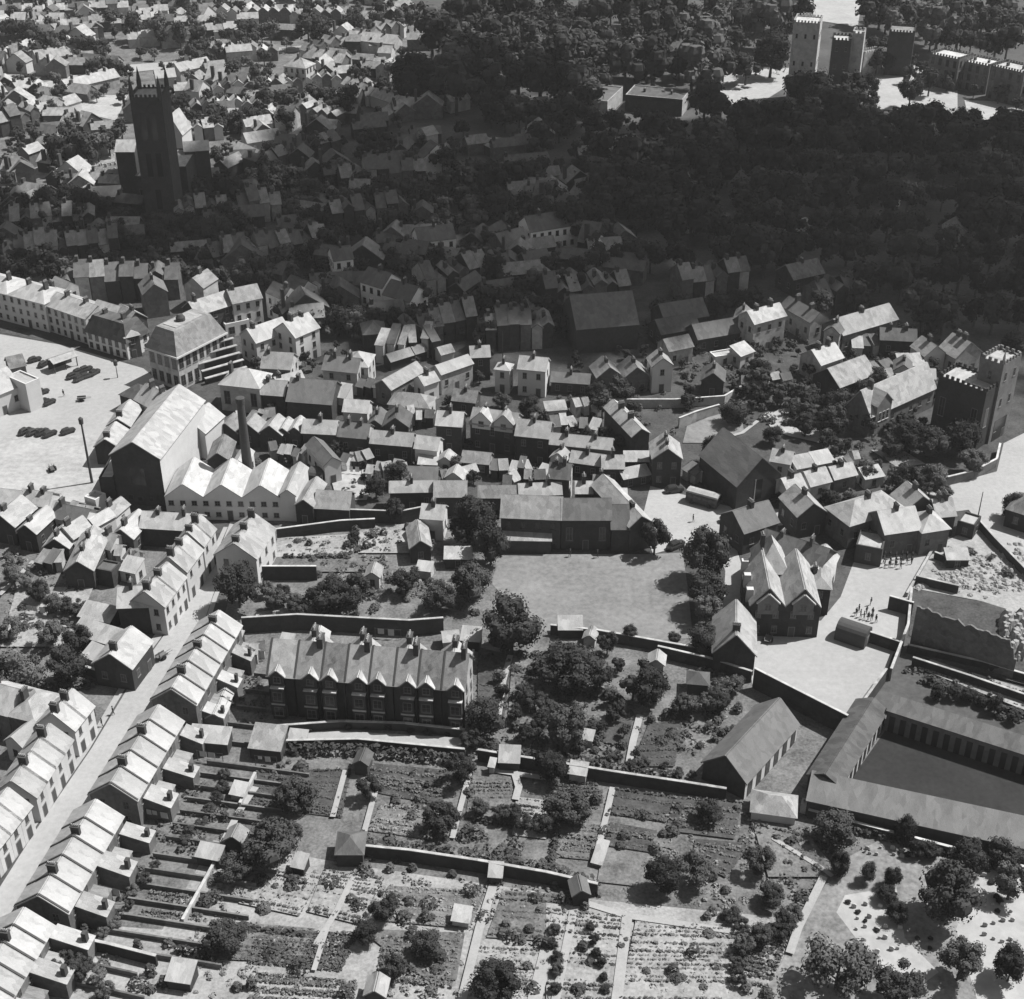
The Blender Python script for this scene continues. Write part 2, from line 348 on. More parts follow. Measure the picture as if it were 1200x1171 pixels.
def B(lab, a, b, d, h, roof='g', r=None, W='br', Rf='sl', ch=1, win=2, name='house', cat='house', grp=None, bays=1, fr='fr', flo=None, far=False, wsz=(1.0,1.5), door=True, chpos=None, chbig=.8, Wf=None, We=None, pw=False):
    d, h = d*DK, h*HK
    A, Bp = at(a[0], a[1], h), at(b[0], b[1], h); u = (Bp-A); L = u.length; ang = math.atan2(u.y, u.x)
    A.z = 0; L = round(L, 1)
    root = thing(name, lab, cat, A, ang, grp)
    r = r if r is not None else {'g': d/2*.74, 'x': L/bays/2*.8, 'h': min(L,d)/2*.72, 'f': 0, 'F': 0, 'm': d*.35, 'M': 4}[roof]
    wb, rb = MB(), MB()
    top = h
    if roof == 'g': penta(wb, 0, L, 0, d, h, r, W); gable_roof(rb, 0, L, 0, d, h, r, Rf)
    elif roof == 'x':
        bl = L/bays
        for i in range(bays):
            penta(wb, i*bl+.002*i, (i+1)*bl, .002*i, d-.002*i, h, r, W, False); gable_roof(rb, i*bl, (i+1)*bl, .003*i, d, h+.004*i, r, Rf, False, .2 if bays == 1 else .0)
    elif roof in 'h': wb.box(0, 0, 0, L, d, h, W); hip_roof(rb, 0, L, 0, d, h, r, Rf)
    elif roof == 'M': wb.box(0, 0, 0, L, d, h, W); hip_roof(rb, 0, L, 0, d, h, r, Rf, .5, .55)
    elif roof == 'm':
        P = [(0,0,0),(0,d,0),(0,d,h+r),(0,0,h)]; Q = [(L,)+p[1:] for p in P]
        wb.solid(P+Q, [(3,2,1,0),(4,5,6,7),(0,4,7,3),(1,2,6,5),(0,1,5,4),(3,7,6,2)], W); sl_ = r/d
        slab(rb, [(-.2,-.25,h-sl_*.25),(L+.2,-.25,h-sl_*.25),(L+.2,d+.1,h+r+sl_*.1),(-.2,d+.1,h+r+sl_*.1)], .18, Rf)
    elif roof in 'fF':
        wb.box(0, 0, 0, L, d, h, W); rb.box(.3, .3, h-.2, L-.3, d-.3, h+.05, Rf)
        for q in ((0,0,L,.3),(0,d-.3,L,d),(0,.301,.3,d-.301),(L-.3,.301,L,d-.301)): wb.box(q[0], q[1], h+.003, q[2], q[3], h+.4, W)
        if roof == 'F': merlons(wb, 0, L, 0, d, h+.4, W)
    We_lit = 'st' if (W in ('br', 'pb') and roof == 'g' and name == 'house' and R.random() < .6) else None  # sunlight on right-hand brick ends put into a paler wall colour
    if Wf or We or We_lit:
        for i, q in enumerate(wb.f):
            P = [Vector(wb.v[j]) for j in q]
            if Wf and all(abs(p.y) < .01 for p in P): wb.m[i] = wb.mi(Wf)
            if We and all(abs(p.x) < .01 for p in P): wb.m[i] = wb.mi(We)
            if We_lit and all(abs(p.x-L) < .01 for p in P): wb.m[i] = wb.mi(We_lit)
    if pw:   # upstanding party wall between neighbouring roofs
        for sgn in (1, -1):
            y0, ym = (-.2, d/2) if sgn > 0 else (d+.2, d/2); z0 = h-r/(d/2)*.2
            slab(rb, [(-.13, y0, z0+.2), (.16, y0, z0+.2), (.16, ym, h+r+.22), (-.13, ym, h+r+.22)], .16, 'ca')
    ob('wall', wb, root); ob('roof', rb, root)
    # chimneys on the ridge
    for i in range(ch):
        f = chpos[i] if chpos else ((i+.5)/ch if ch > 1 else .12)
        if roof == 'x': p, rz = (L/bays/2, d*(.15+.7*f), h+r), math.pi/2
        else: p, rz = (.5+(L-1)*f, d/2, h+(r if roof in 'ghM' else 0)), math.pi/2
        ob('chimney', chim_mesh(chbig), root, p, rz, (1, R.uniform(.8,1.15), R.uniform(.7,1.15)))
    # windows on every wall the photograph can see
    if win and not far:
        eye = Vector((0, 0, CH)); c, s_ = math.cos(ang), math.sin(ang)
        fl = flo or max(1, int(h/2.9)); first = True; wm = win_mesh(wsz[0], wsz[1], fr)
        for (ox, oy, lx, ly, n) in ((0,0,1,0,(0,-1)),(L,0,0,1,(1,0)),(0,d,0,-1,(-1,0)),(L,d,-1,0,(0,1))):
            wl = L if lx else d; wp = Vector((A.x+(ox)*c-(oy)*s_, A.y+ox*s_+oy*c, h/2)); nn = Vector((n[0]*c-n[1]*s_, n[0]*s_+n[1]*c, 0))
            if (eye-wp).dot(nn) < 15: continue
            k = max(1, int(wl/(2.9 if win == 2 else 2.2))); rz = math.atan2(ly, lx); fh = h/fl
            for fi in range(fl):
                for j in range(k):
                    t = wl*(j+.5)/k
                    if t < .6 or t > wl-.6: continue
                    if door and first and fi == 0 and j == k//2 and h > 4: ob('door', door_mesh(), root, (ox+lx*t, oy+ly*t, 0), rz); continue
                    ob('window', wm, root, (ox+lx*t, oy+ly*t, fi*fh+(fh-wsz[1])*.55), rz)
            first = False
    root['_L'] = L; del root['_L']
    return root, L
SH = MB()
def stuff_house(A, ang, L, d, h, W, Rf, roof='g', ch=True):
    b = MB(); al = roof == 'g'; r = (d if al else L)/2*.75
    penta(b, 0, L, 0, d, h, r, W, al); gable_roof(b, 0, L, 0, d, h, r, Rf, al)
    if ch: b.box(.3, d/2-.7, h, 1.1, d/2+.7, h+r+1.2, 'ca')
    i0 = len(SH.v); c, s_ = math.cos(ang), math.sin(ang)
    SH.v += [(A.x+x*c-y*s_, A.y+x*s_+y*c, z) for x, y, z in b.v]; SH.f += [tuple(i+i0 for i in q) for q in b.f]; SH.m += [SH.mi(b.ms[m]) for m in b.m]
def row(desc, a, b, n, d, h, roof='g', end='left', var=.5, what='house', adj='', stuff=False, scat=False, **kw):
    kw.setdefault('grp', desc); R_ = random.Random(hash_(desc)); A, Bp = at(*a, h), at(*b, h); out = []
    tot = A
    def px(P):
        v = P - Vector((0,0,CH)); X = v.x; Y = v.y*math.cos(TH) - v.z*math.sin(TH); Z = v.y*math.sin(TH)+v.z*math.cos(TH)
        return PX+F*X/Y, PY-F*Z/Y
    for i in range(n):
        p = A.lerp(Bp, i/n); q = A.lerp(Bp, (i+1)/n); hh = h+R_.uniform(-var, var)
        p.z = q.z = hh
        if scat: q = p+(q-p)*R_.uniform(.5,.95); j_ = Vector((0, R_.uniform(-1.2,1.2), 0)); p = p+j_; q = q+j_+Vector((0, R_.uniform(-.8,.8), 0))
        if stuff:
            u = q-p; A0 = Vector((p.x, p.y, 0)); ang = math.atan2(u.y, u.x)+R_.uniform(-.12,.12)
            stuff_house(A0, ang, u.length*R_.uniform(.8,1), d*R_.uniform(.85,1.15), hh, R_.choice(kw['W']), R_.choice(kw['Rf']), R_.choice('ggx')); continue
        k2 = dict(kw)
        if k2.get('alt'): k2['ch'] = i % 2
        k2.pop('alt', None)
        for key in ('W', 'Rf'):
            if isinstance(k2.get(key), (list, tuple)): k2[key] = R_.choice(k2[key])
        o, L = B(f"{nth(i if end != 'right' else n-1-i)} {adj}{what} from the {'near end' if end == 'near' else end} {desc}", px(p), px(q), d*(1 if var == 0 else R_.uniform(.9,1.1)), hh, roof, **k2); out.append((o, L))
    return out
HAZE = 0.00009
# ================================================================ SETTING
b = MB(); b.poly([(-4000,-300,0),(4000,-300,0),(4000,9000,0),(-4000,9000,0)], 'ground'); tag(ob('ground', b), kind='structure')
patch('town_ground', [(-40,430),(260,300),(700,300),(1000,400),(1240,470),(1240,700),(560,700),(290,640),(-40,640)], 'gardd')
patch('town_ground', [(-40,-20),(470,-20),(500,60),(400,130),(240,200),(-40,250)], 'gard')
patch('garden_ground', [(-30,600),(245,600),(100,880),(-60,1060)], 'gard')
patch('garden_ground', [(290,610),(590,600),(580,700),(690,745),(900,745),(1240,960),(1240,1200),(-60,1200),(265,715)], 'gard')
patch('garden_ground', [(250,985),(420,1015),(700,1055),(960,1080),(900,1200),(-40,1200),(60,1080),(190,1090)], 'gardl')
patch('market_square', [(-40,380),(0,392),(75,405),(168,432),(190,450),(205,470),(150,500),(128,590),(95,600),(-40,600)], 'yard')
patch('rubble_ground', [(-40,512),(60,513),(150,505),(128,560),(118,600),(60,590),(-40,596)], 'pale')
patch('road', [(0,390),(75,405),(168,430),(168,420),(75,394),(0,380)], 'gardd')  # road strip coloured dark as the shadow of the market fronts
patch('road', [(-60,1040),(0,1040),(43,972),(107,878),(160,790),(190,748),(226,695),(254,652),(270,612),(292,612),(268,655),(250,697),(234,745),(203,800),(157,880),(103,975),(28,1085),(-30,1180),(-60,1180)], 'road')
patch('pavement', [(245,655),(262,618),(267,618),(250,657),(222,697),(187,750),(157,790),(104,880),(38,975),(-6,1040),(-18,1040),(34,972),(98,878),(150,788)], 'path')
patch('pavement', [(293,614),(268,657),(250,699),(234,747),(203,802),(157,882),(103,977),(28,1087),(-30,1182),(-18,1182),(38,1088),(112,978),(166,884),(211,803),(240,748),(255,700),(273,659),(297,616)], 'kerb')
patch('playing_field', [(583,650),(762,650),(800,648),(806,690),(812,748),(760,752),(690,748),(640,742),(590,700),(577,685)], 'field')
patch('road', [(762,570),(800,580),(870,598),(960,596),(1100,572),(1168,553),(1176,520),(1200,508),(1240,500),(1240,700),(1200,668),(1160,628),(1135,598),(1040,610),(880,618),(862,640),(872,672),(868,728),(846,728),(850,670),(838,640),(800,640),(765,650),(752,610)], 'road')
patch('yard', [(872,735),(962,728),(985,700),(1000,660),(1030,640),(1092,640),(1064,700),(1058,756),(1046,768),(1036,795),(992,858),(882,806)], 'yard')
patch('rubble_ground', [(1070,690),(1096,640),(1150,615),(1205,670),(1260,700),(1260,740),(1150,705)], 'rub')
patch('town_ground', [(1070,700),(1150,705),(1195,720),(1240,760),(1240,800),(1100,765),(1065,745)], 'gardd')
patch('playing_court', [(985,932),(1042,850),(1240,905),(1240,985)], 'court')
patch('yard', [(885,935),(940,858),(980,872),(948,925),(938,950)], 'gard')
patch('churchyard', [(985,1010),(1040,980),(1130,985),(1240,1010),(1240,1200),(860,1200),(905,1150),(940,1080)], 'churchy')
patch('churchyard', [(990,1050),(1050,1040),(1060,1100),(1100,1140),(1060,1170),(1010,1110),(980,1070)], 'lawn')
patch('churchyard', [(1150,1020),(1240,1020),(1240,1200),(1150,1190),(1120,1090)], 'lawn')
patch('castle_lawn', [(838,84),(925,80),(925,100),(890,122),(848,122)], 'lawn')
patch('castle_lawn', [(1015,84),(1070,76),(1122,104),(1122,134),(1020,128)], 'lawn')
patch('castle_lawn', [(1130,118),(1260,122),(1260,146),(1135,140)], 'lawn')
patch('castle_lawn', [(945,-10),(1012,-10),(1005,32),(955,24)], 'lawn')
patch('pale_yard', [(84,112),(150,112),(136,142),(92,132)], 'pale')
patch('town_street', [(0,86),(40,74),(45,80),(0,98)], 'pale')
patch('town_street', [(0,120),(60,112),(90,130),(60,150),(0,150)], 'gardl')
patch('town_street', [(40,100),(130,78),(240,70),(240,76),(130,88),(40,112)], 'road')
patch('town_street', [(0,205),(60,190),(135,180),(135,190),(70,205),(0,222)], 'gardl')
patch('town_street', [(245,60),(300,58),(380,52),(380,58),(300,66),(245,68)], 'gardl')
patch('garden_lawn', [(805,500),(840,486),(868,490),(872,506),(835,520),(800,520)], 'field')
patch('garden_path', [(893,486),(925,478),(945,500),(975,508),(960,520),(925,512),(905,505)], 'pale')
line_strip('garden_path', [(842,516),(870,508),(888,494)], 1.2, 'path')
patch('garden_path', [(1020,528),(1060,530),(1085,545),(1050,548)], 'gardl')
# terrace lane
patch('lane', [(335,862),(400,858),(540,866),(540,878),(400,868),(335,872)], 'path')
# gardens: beds, lawns and plots
PL = [((300,905),(412,902),(400,960),(290,945),'gardd'),((430,895),(535,905),(515,945),(440,930),'gardd'),((445,945),(520,950),(505,985),(432,975),'gard'),
 ((555,905),(600,905),(600,960),(545,960),'gard'),((605,935),(645,940),(640,985),(600,980),'gardl'),((655,960),(705,965),(698,1010),(645,1005),'gard'),
 ((720,925),(790,935),(780,965),(712,955),'gardd'),((715,965),(770,975),(760,1000),(708,992),'gardd'),((705,1000),(760,1008),(745,1040),(700,1035),'gard'),
 ((590,1045),(665,1050),(650,1105),(570,1100),'gard'),((560,1108),(640,1112),(620,1180),(545,1180),'gardl'),((455,1040),(570,1045),(550,1090),(440,1080),'gard'),
 ((420,1090),(545,1095),(535,1150),(500,1150),'gard'),((380,1020),(450,1030),(420,1085),(360,1070),'gardl'),((300,1010),(380,1020),(350,1075),(280,1060),'gardl'),
 ((250,1080),(370,1090),(355,1130),(240,1125),'gard'),((640,1060),(735,1070),(715,1180),(640,1180),'gardl'),((745,1080),(870,1085),(850,1180),(725,1180),'gardl'),
 ((790,935),(870,940),(860,985),(780,975),'gardd'),((815,985),(880,990),(850,1030),(810,1010),'gardd'),((560,760),(600,770),(590,850),(560,845),'gardd'),
 ((600,770),(640,780),(625,850),(595,850),'gard'),((760,850),(800,845),(790,900),(740,900),'gardd'),((710,838),(742,840),(736,875),(706,872),'gardd'),
 ((325,632),(410,628),(415,650),(320,655),'gardl'),((318,655),(420,650),(420,672),(316,672),'gard'),((420,620),(490,615),(480,650),(420,650),'gardl'),
 ((300,720),(350,712),(352,728),(300,735),'gardl'),((20,690),(110,690),(80,760),(0,760),'gardl'),((385,553),(440,552),(430,588),(395,588),'pale'),((885,830),(905,838),(850,905),(820,910),'gardl'),
 ((1090,775),(1240,822),(1240,850),(1075,785),'gardl'),((1075,770),(1240,800),(1240,815),(1090,775),'gardd'),((880,960),(935,965),(985,1030),(900,1030),'gard')]
for p in PL: patch('garden_plot', p[:4], p[4])
for pts, wd in (([(598,770),(590,800),(583,850)],1.4),([(750,840),(742,870),(736,902)],1.6),([(718,925),(710,960),(700,1000)],1.3),([(578,1040),(562,1090),(540,1180)],1.7),([(655,1075),(640,1120),(625,1180)],2.6),
    ([(690,1062),(735,1076),(900,1100)],1.4),([(735,1076),(722,1180)],2.0),([(672,1070),(650,1180)],1.6),([(440,930),(425,985)],1.2),([(405,905),(390,960)],1.2),([(550,910),(530,985)],1.2),([(412,1035),(395,1070),(370,1110)],1.2),([(385,1085),(368,1140)],1.0),
    ([(300,925),(280,955),(262,990)],1.5),([(965,1030),(935,1090),(925,1120)],1.6),([(602,905),(608,925),(604,940)],1.6),([(575,905),(640,915)],1.4),([(905,985),(962,1020),(975,1030)],1.0),([(0,700),(28,672),(40,660)],1.3)):
    line_strip('garden_path', pts, wd, 'path')
# bare patches around the graves
def stuff_scatter(name, label, cat, polys, n, rr_, hh_, s, m, q=20):
    b = MB()
    for P in polys:
        P = [at(*p) for p in P]; xs = [p.x for p in P]; ys = [p.y for p in P]
        ar = abs(sum(P[i].x*P[(i+1)%len(P)].y-P[(i+1)%len(P)].x*P[i].y for i in range(len(P))))/2
        for _ in range(int(n*ar/100)):
            while 1:
                x, y = R.uniform(min(xs), max(xs)), R.uniform(min(ys), max(ys)); ins = False
                for i in range(len(P)):
                    a, c = P[i], P[(i+1)%len(P)]
                    if (a.y > y) != (c.y > y) and x < (c.x-a.x)*(y-a.y)/(c.y-a.y)+a.x: ins = not ins
                if ins: break
            if noise.noise(Vector((x*.06, y*.06, 3))) < -.12: continue
            r = R.uniform(*rr_); clump(b, (x, y, 0), r, R.uniform(*hh_), q, s, m)
    return tag(ob(name, b), label, cat, kind='stuff')
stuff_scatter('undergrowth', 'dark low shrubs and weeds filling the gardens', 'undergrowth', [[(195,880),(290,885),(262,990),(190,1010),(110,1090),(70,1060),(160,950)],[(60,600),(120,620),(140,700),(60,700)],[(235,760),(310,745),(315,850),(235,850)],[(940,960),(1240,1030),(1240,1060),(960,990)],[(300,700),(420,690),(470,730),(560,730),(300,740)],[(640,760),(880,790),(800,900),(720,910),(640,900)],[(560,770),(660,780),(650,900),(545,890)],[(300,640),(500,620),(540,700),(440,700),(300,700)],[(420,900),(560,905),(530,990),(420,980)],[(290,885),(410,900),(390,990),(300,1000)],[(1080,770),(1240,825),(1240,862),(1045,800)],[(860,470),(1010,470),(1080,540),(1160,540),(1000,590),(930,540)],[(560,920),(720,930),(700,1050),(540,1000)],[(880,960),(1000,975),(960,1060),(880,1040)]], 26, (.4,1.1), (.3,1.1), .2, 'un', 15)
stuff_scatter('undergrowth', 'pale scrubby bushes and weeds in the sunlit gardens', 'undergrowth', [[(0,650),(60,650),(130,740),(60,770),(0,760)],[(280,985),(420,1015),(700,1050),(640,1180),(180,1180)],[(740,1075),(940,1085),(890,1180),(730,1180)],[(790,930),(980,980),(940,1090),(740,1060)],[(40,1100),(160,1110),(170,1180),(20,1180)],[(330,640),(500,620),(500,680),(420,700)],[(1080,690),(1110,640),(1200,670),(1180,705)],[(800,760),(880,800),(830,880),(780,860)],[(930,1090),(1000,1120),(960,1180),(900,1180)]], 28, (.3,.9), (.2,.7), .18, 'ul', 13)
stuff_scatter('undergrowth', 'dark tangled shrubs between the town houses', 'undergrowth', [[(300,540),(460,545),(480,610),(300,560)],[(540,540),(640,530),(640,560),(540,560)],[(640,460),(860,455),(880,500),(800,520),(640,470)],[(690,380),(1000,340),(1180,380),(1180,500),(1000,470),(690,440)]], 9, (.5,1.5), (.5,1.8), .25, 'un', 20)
stuff_scatter('shrubs', 'mixed dark shrubs and fruit bushes of the gardens', 'shrubs', [[(290,880),(560,890),(860,940),(970,1010),(930,1171),(200,1171),(250,1000)],[(300,640),(500,610),(560,720),(300,735)],[(560,760),(880,790),(850,900),(560,880)],[(560,760),(880,790),(850,900),(560,880)],[(640,770),(870,800),(820,900),(640,880)],[(0,640),(130,700),(140,790),(0,820)],[(60,1090),(200,1100),(200,1171),(0,1171)],[(1080,770),(1240,820),(1240,860),(1080,820)],[(860,470),(1010,480),(1150,540),(1000,580),(930,540)],[(300,520),(640,520),(640,560),(300,570)]], 3.4, (.6,1.5), (.8,2.1), .2, 'le', 80)
stuff_scatter('shrubs', 'pale leafy shrubs of the gardens', 'shrubs', [[(290,880),(560,890),(860,940),(970,1010),(930,1171),(200,1171),(250,1000)],[(300,640),(500,610),(560,720),(300,735)],[(560,760),(880,790),(850,900),(560,880)],[(0,640),(130,700),(140,790),(0,820)],[(60,1090),(200,1100),(200,1171),(0,1171)]], 3.4, (.5,1.3), (.5,1.5), .2, 'lp', 60)
# crop rows (vegetables) as real low ridges
def crops(polys):
    bs = MB()
    for (a, b_, c, d), nrow, m in polys:
        A, B_, C, D = (at(*p) for p in (a, b_, c, d))
        nrow = int(nrow*1.7)
        for i in range(nrow):
            if R.random() < .12: continue
            f = (i+.5)/nrow; p = A.lerp(D, f); q = B_.lerp(C, f); L = (q-p).length; n = int(L/.4); hh = R.uniform(.2,.7)
            for j in range(n):
                if R.random() < .06: continue
                clump(bs, p.lerp(q, (j+.5)/n), .3, hh*R.uniform(.7,1.2), 6, .19, m)
    return bs
CP = [(((300,1090),(420,1095),(400,1140),(290,1130)),8,'un'),(((450,1095),(540,1098),(530,1160),(440,1150)),9,'cr'),(((560,1110),(640,1114),(620,1171),(550,1171)),8,'cr'),(((880,965),(960,985),(975,1025),(890,1010)),7,'un'),(((870,1080),(930,1090),(900,1160),(850,1150)),9,'un'),(((300,1140),(420,1150),(410,1185),(290,1180)),6,'cr'),(((180,1040),(250,1050),(235,1080),(160,1075)),5,'cr'),(((560,760),(595,768),(585,840),(558,838)),8,'un'),(((640,900),(700,905),(700,950),(640,945)),6,'un'),(((1090,778),(1240,824),(1240,845),(1080,795)),4,'un'),(((890,835),(905,840),(850,905),(825,905)),6,'ul'),((((300,905)),(412,902),(400,960),(290,945)),9,'un'),(((430,895),(535,905),(515,945),(440,930)),7,'cr'),(((445,945),(520,950),(505,985),(432,975)),6,'ul'),(((555,905),(600,905),(600,960),(545,960)),8,'cr'),
 (((605,935),(645,940),(640,985),(600,980)),7,'un'),(((655,960),(705,965),(698,1010),(645,1005)),8,'cr'),(((720,925),(790,935),(780,965),(712,955)),7,'un'),(((715,965),(770,975),(760,1000),(708,992)),5,'cr'),
 (((590,1045),(665,1050),(650,1105),(570,1100)),5,'un'),(((455,1040),(570,1045),(550,1090),(440,1080)),7,'ul'),(((380,1020),(450,1030),(420,1085),(360,1070)),8,'un'),(((300,1010),(380,1020),(350,1075),(280,1060)),8,'cr'),
 (((250,1080),(370,1090),(355,1130),(240,1125)),6,'un'),(((640,1060),(735,1070),(715,1180),(640,1180)),14,'un'),(((745,1080),(870,1085),(850,1180),(725,1180)),12,'cr'),(((790,935),(870,940),(860,985),(780,975)),7,'cr'),
 (((815,985),(880,990),(850,1030),(810,1010)),6,'cr'),(((600,770),(640,780),(625,850),(595,850)),9,'un'),(((760,850),(800,845),(790,900),(740,900)),8,'un'),(((325,632),(410,628),(415,650),(320,655)),3,'un')]
tag(ob('vegetable_rows', crops(CP)), 'rows of vegetables growing in the allotment plots', 'vegetables', kind='stuff')
# cloud that shades the middle of the town (real, high overhead, outside the picture)
def cloud():
    pts = [(-60,316),(0,334),(150,332),(225,342),(300,372),(345,408),(430,414),(560,424),(640,420),(690,452),(800,410),(880,378),(920,392),(980,372),(1080,410),(1140,432),(1180,450),(1300,450),(1300,155),(1150,150),(1000,140),(820,140),(700,150),(640,120),(560,95),(480,105),(400,125),(330,165),(240,210),(130,240),(60,250),(-60,250)]
    P = [at(*p) for p in pts]; H = 620.0; off = SUN*(H/SUN.z)
    import bisect
    b = MB(); xs = [p.x for p in P]; ys = [p.y for p in P]; cr_ = random.Random(5)
    def inside(x, y):
        ins = False
        for i in range(len(P)):
            a, c = P[i], P[(i+1)%len(P)]
            if (a.y > y) != (c.y > y) and x < (c.x-a.x)*(y-a.y)/(c.y-a.y)+a.x: ins = not ins
        return ins
    def dist(x, y):
        m = 1e9; v = Vector((x, y))
        for i in range(len(P)):
            q, f = geometry.intersect_point_line(v, P[i].xy, P[(i+1)%len(P)].xy); f = min(1, max(0, f)); m = min(m, (v-P[i].xy.lerp(P[(i+1)%len(P)].xy, f)).length)
        return m
    y = min(ys)-10
    while y < max(ys)+10:
        x = min(xs)-10; st_ = 4.0
        while x < max(xs)+10:
            dd = dist(x, y)*(1 if inside(x, y) else -1)
            if dd > 9 and cr_.random() > .16: x += st_; continue
            prob = 1 if dd > 9 else max(0, (dd+9)/18)**1.3
            if cr_.random() < prob:
                big = dd > 9; r = 11 if big else cr_.uniform(1.2, 3.4)
                if not big and cr_.random() > .9: x += st_; continue
                c = Vector((x+cr_.uniform(-2,2), y+cr_.uniform(-2,2), 0)) + off + Vector((0,0,cr_.uniform(-6,10)))
                i0 = len(b.v); n = 7
                for la in range(1, 4):
                    for j in range(n): t = math.pi*la/4; a = 6.283*(j+la*.5)/n; rr = r*cr_.uniform(.8,1.2); b.v.append((c.x+math.sin(t)*math.cos(a)*rr, c.y+math.sin(t)*math.sin(a)*rr, c.z+math.cos(t)*rr*.7))
                for la in range(2):
                    for j in range(n): b.f.append((i0+la*n+j, i0+(la+1)*n+j, i0+(la+1)*n+(j+1)%n, i0+la*n+(j+1)%n)); b.m.append(b.mi('cl'))
                b.f.append(tuple(i0+j for j in range(n))); b.m.append(0); b.f.append(tuple(i0+2*n+j for j in range(n))[::-1]); b.m.append(0)
            x += st_
        y += 4.0
    print('cloud faces', len(b.f))
    tag(ob('cloud', b), 'white cloud high above the town', 'cloud', kind='stuff')
cloud()
# ================================================================ BUILDINGS
# --- the long street, right-hand terrace, in four stepped blocks (eave line on the garden side)
def street_block(desc, a, b, n, h, d, wh='upper end', Rf='wr'):
    rows = row('of '+desc, a, b, n, d, h, 'g', end='near', var=0, Rf=Rf, W='pb', ch=1, alt=True, win=2, flo=2, grp=desc, r=2.7, pw=True, what='terraced house', adj='')
    for i, (o, L) in enumerate(rows):
        if i % 2 == 0:   # paired kitchen wings reaching into the gardens
            key = ('wing', round(L,1))
            def f(w_):
                P = [(0,-4.6,0),(0,-.01,0),(0,-.01,4.3),(0,-4.6,3.0)]; Q = [(L*.8,)+p[1:] for p in P]
                w_.solid(P+Q, [(0,1,2,3),(7,6,5,4),(0,3,7,4),(2,1,5,6),(1,0,4,5),(3,2,6,7)], 'pb')
                slab(w_, [(-.15,-4.8,2.95),(L*.8+.15,-4.8,2.95),(L*.8+.15,-.03,4.33),(-.15,-.03,4.33)], .16, 'ls')
                w_.box(L*.3, -4.3, 2.9, L*.3+.8, -3.7, 4.9, 'ca')
            ob('rear_wing', cached(key, f, 'rear_wing'), o, (L*.55,0,0), 0, (R.uniform(.75,1), R.uniform(.7,1.15), R.uniform(.8,1.05)))
        else:
            def f2(w_): w_.box(0,-2.6,0,2.6,-.01,2.3,'pb'); slab(w_, [(-.1,-2.75,2.3),(2.7,-2.75,2.3),(2.7,-.03,2.75),(-.1,-.03,2.75)], .12, 'sl')
            ob('scullery', cached(('scul',), f2, 'scullery'), o, (L*.3,0,0))
street_block('the upper right terrace block', (229,826), (282,734), 6, 6.4, 7.4)
street_block('the second right terrace block', (160,938), (214,846), 5, 5.6, 7.4)
street_block('the third right terrace block', (79,1070), (143,958), 5, 5.2, 7.4)
street_block('the lowest right terrace block', (2,1190), (62,1086), 5, 5, 7.4)
# --- left side of the street
def leftrow(desc, a, b, n, h, d, **k):
    k.setdefault('Rf', 'wr'); k.setdefault('W', 'wh'); k.setdefault('flo', 2)
    return row('of '+desc, a, b, n, d, h, 'g', end='near', var=0, grp=desc, what='white fronted house', r=2.8, ch=1, alt=n > 2, win=1, fr='pb', wsz=(.85,1.3), **k)
leftrow('the pair by the blank brick gable', (192,711), (217,677), 2, 6.4, 6.5)
leftrow('the middle left street pair', (218,670), (237,645), 2, 6.8, 6.0)
leftrow('the pair just below the factory', (238,640), (252,620), 2, 7, 5.5)
leftrow('the left pair below the street shed', (87,856), (109,828), 2, 5.6, 6.5)
leftrow('the long left terrace row', (42,934), (84,868), 4, 5.2, 6.5)
leftrow('the left edge terrace row', (-30,1030), (36,945), 5, 5, 6.5)
B('small pale roofed house with dark gable on the left street side', (154,784), (178,752), 7, 4.8, Rf='ls', W='br', ch=1)
B('large blank dark brick gable building at the left street corner', (138,712), (190,710), 6, 6, 'g', W='br', Rf='ls', ch=2, win=0, name='house')
B('white fronted house pair at the top right of the street', (300,655), (322,620), 8, 6.5, Rf='wr', W='wh', ch=3, flo=2, chpos=[.05,.5,.95])
B('low house with hipped slate roof at far left above the terrace', (10,838), (40,845), 7, 5, 'h', Rf='ls', W='pb', ch=1)
B('tiny white gable-roofed outhouse at far left behind terrace', (6,868), (26,876), 4.5, 4, 'x', Rf='wr', W='wh', ch=0)
B('slate house cut by the left edge beside hipped house', (-22,830), (8,838), 7, 5, Rf='ls', W='pb', ch=1)
DK, HK = .82, .85
# --- houses below the rubble ground at left
B('long slate-roofed brick range below the great warehouse gable', (164,618), (231,622), 6.5, 5.2, W='br', Rf='ls', ch=2, win=0)
B('dark gabled cottage left of the long slate-roofed range', (130,628), (156,632), 9, 4.6, 'x', W='br', Rf='ls', ch=1)
B('big dark gabled house with a window above left gardens', (76,669), (109,669), 15, 5, 'x', W='br', Rf='ls', ch=2, win=2, flo=1)
B('flat dark annex against the big gabled house', (110,668), (131,672), 4, 4, 'f', W='br', Rf='ds', ch=0, win=0, name='annex')
B('small dark gabled house left of the big gabled one', (51,641), (80,643), 7, 4, 'x', W='br', Rf='ls', ch=1)
B('white gabled house standing behind the small dark gable', (66,624), (86,632), 6, 5, 'x', W='wh', Rf='ls', ch=1)
B('steep dark roofed house between white gables at upper left', (60,606), (98,614), 6, 5, 'g', W='wh', Rf='ds', ch=1)
B('white gabled cottage beside the steep dark roof', (99,612), (112,618), 6, 5, 'x', W='wh', Rf='ls', ch=0)
B('little pale gabled cottage under the warehouse left wall', (117,602), (135,606), 6, 4, 'x', W='wh', Rf='ls', ch=1)
B('leftmost gabled house of the row under the rubble ground', (-14,612), (17,618), 9, 5.2, 'x', W='br', Rf='ls', ch=1)
B('second gabled house of the row under the rubble ground', (20,622), (42,626), 9, 5.2, 'x', W='br', Rf='wr', ch=1)
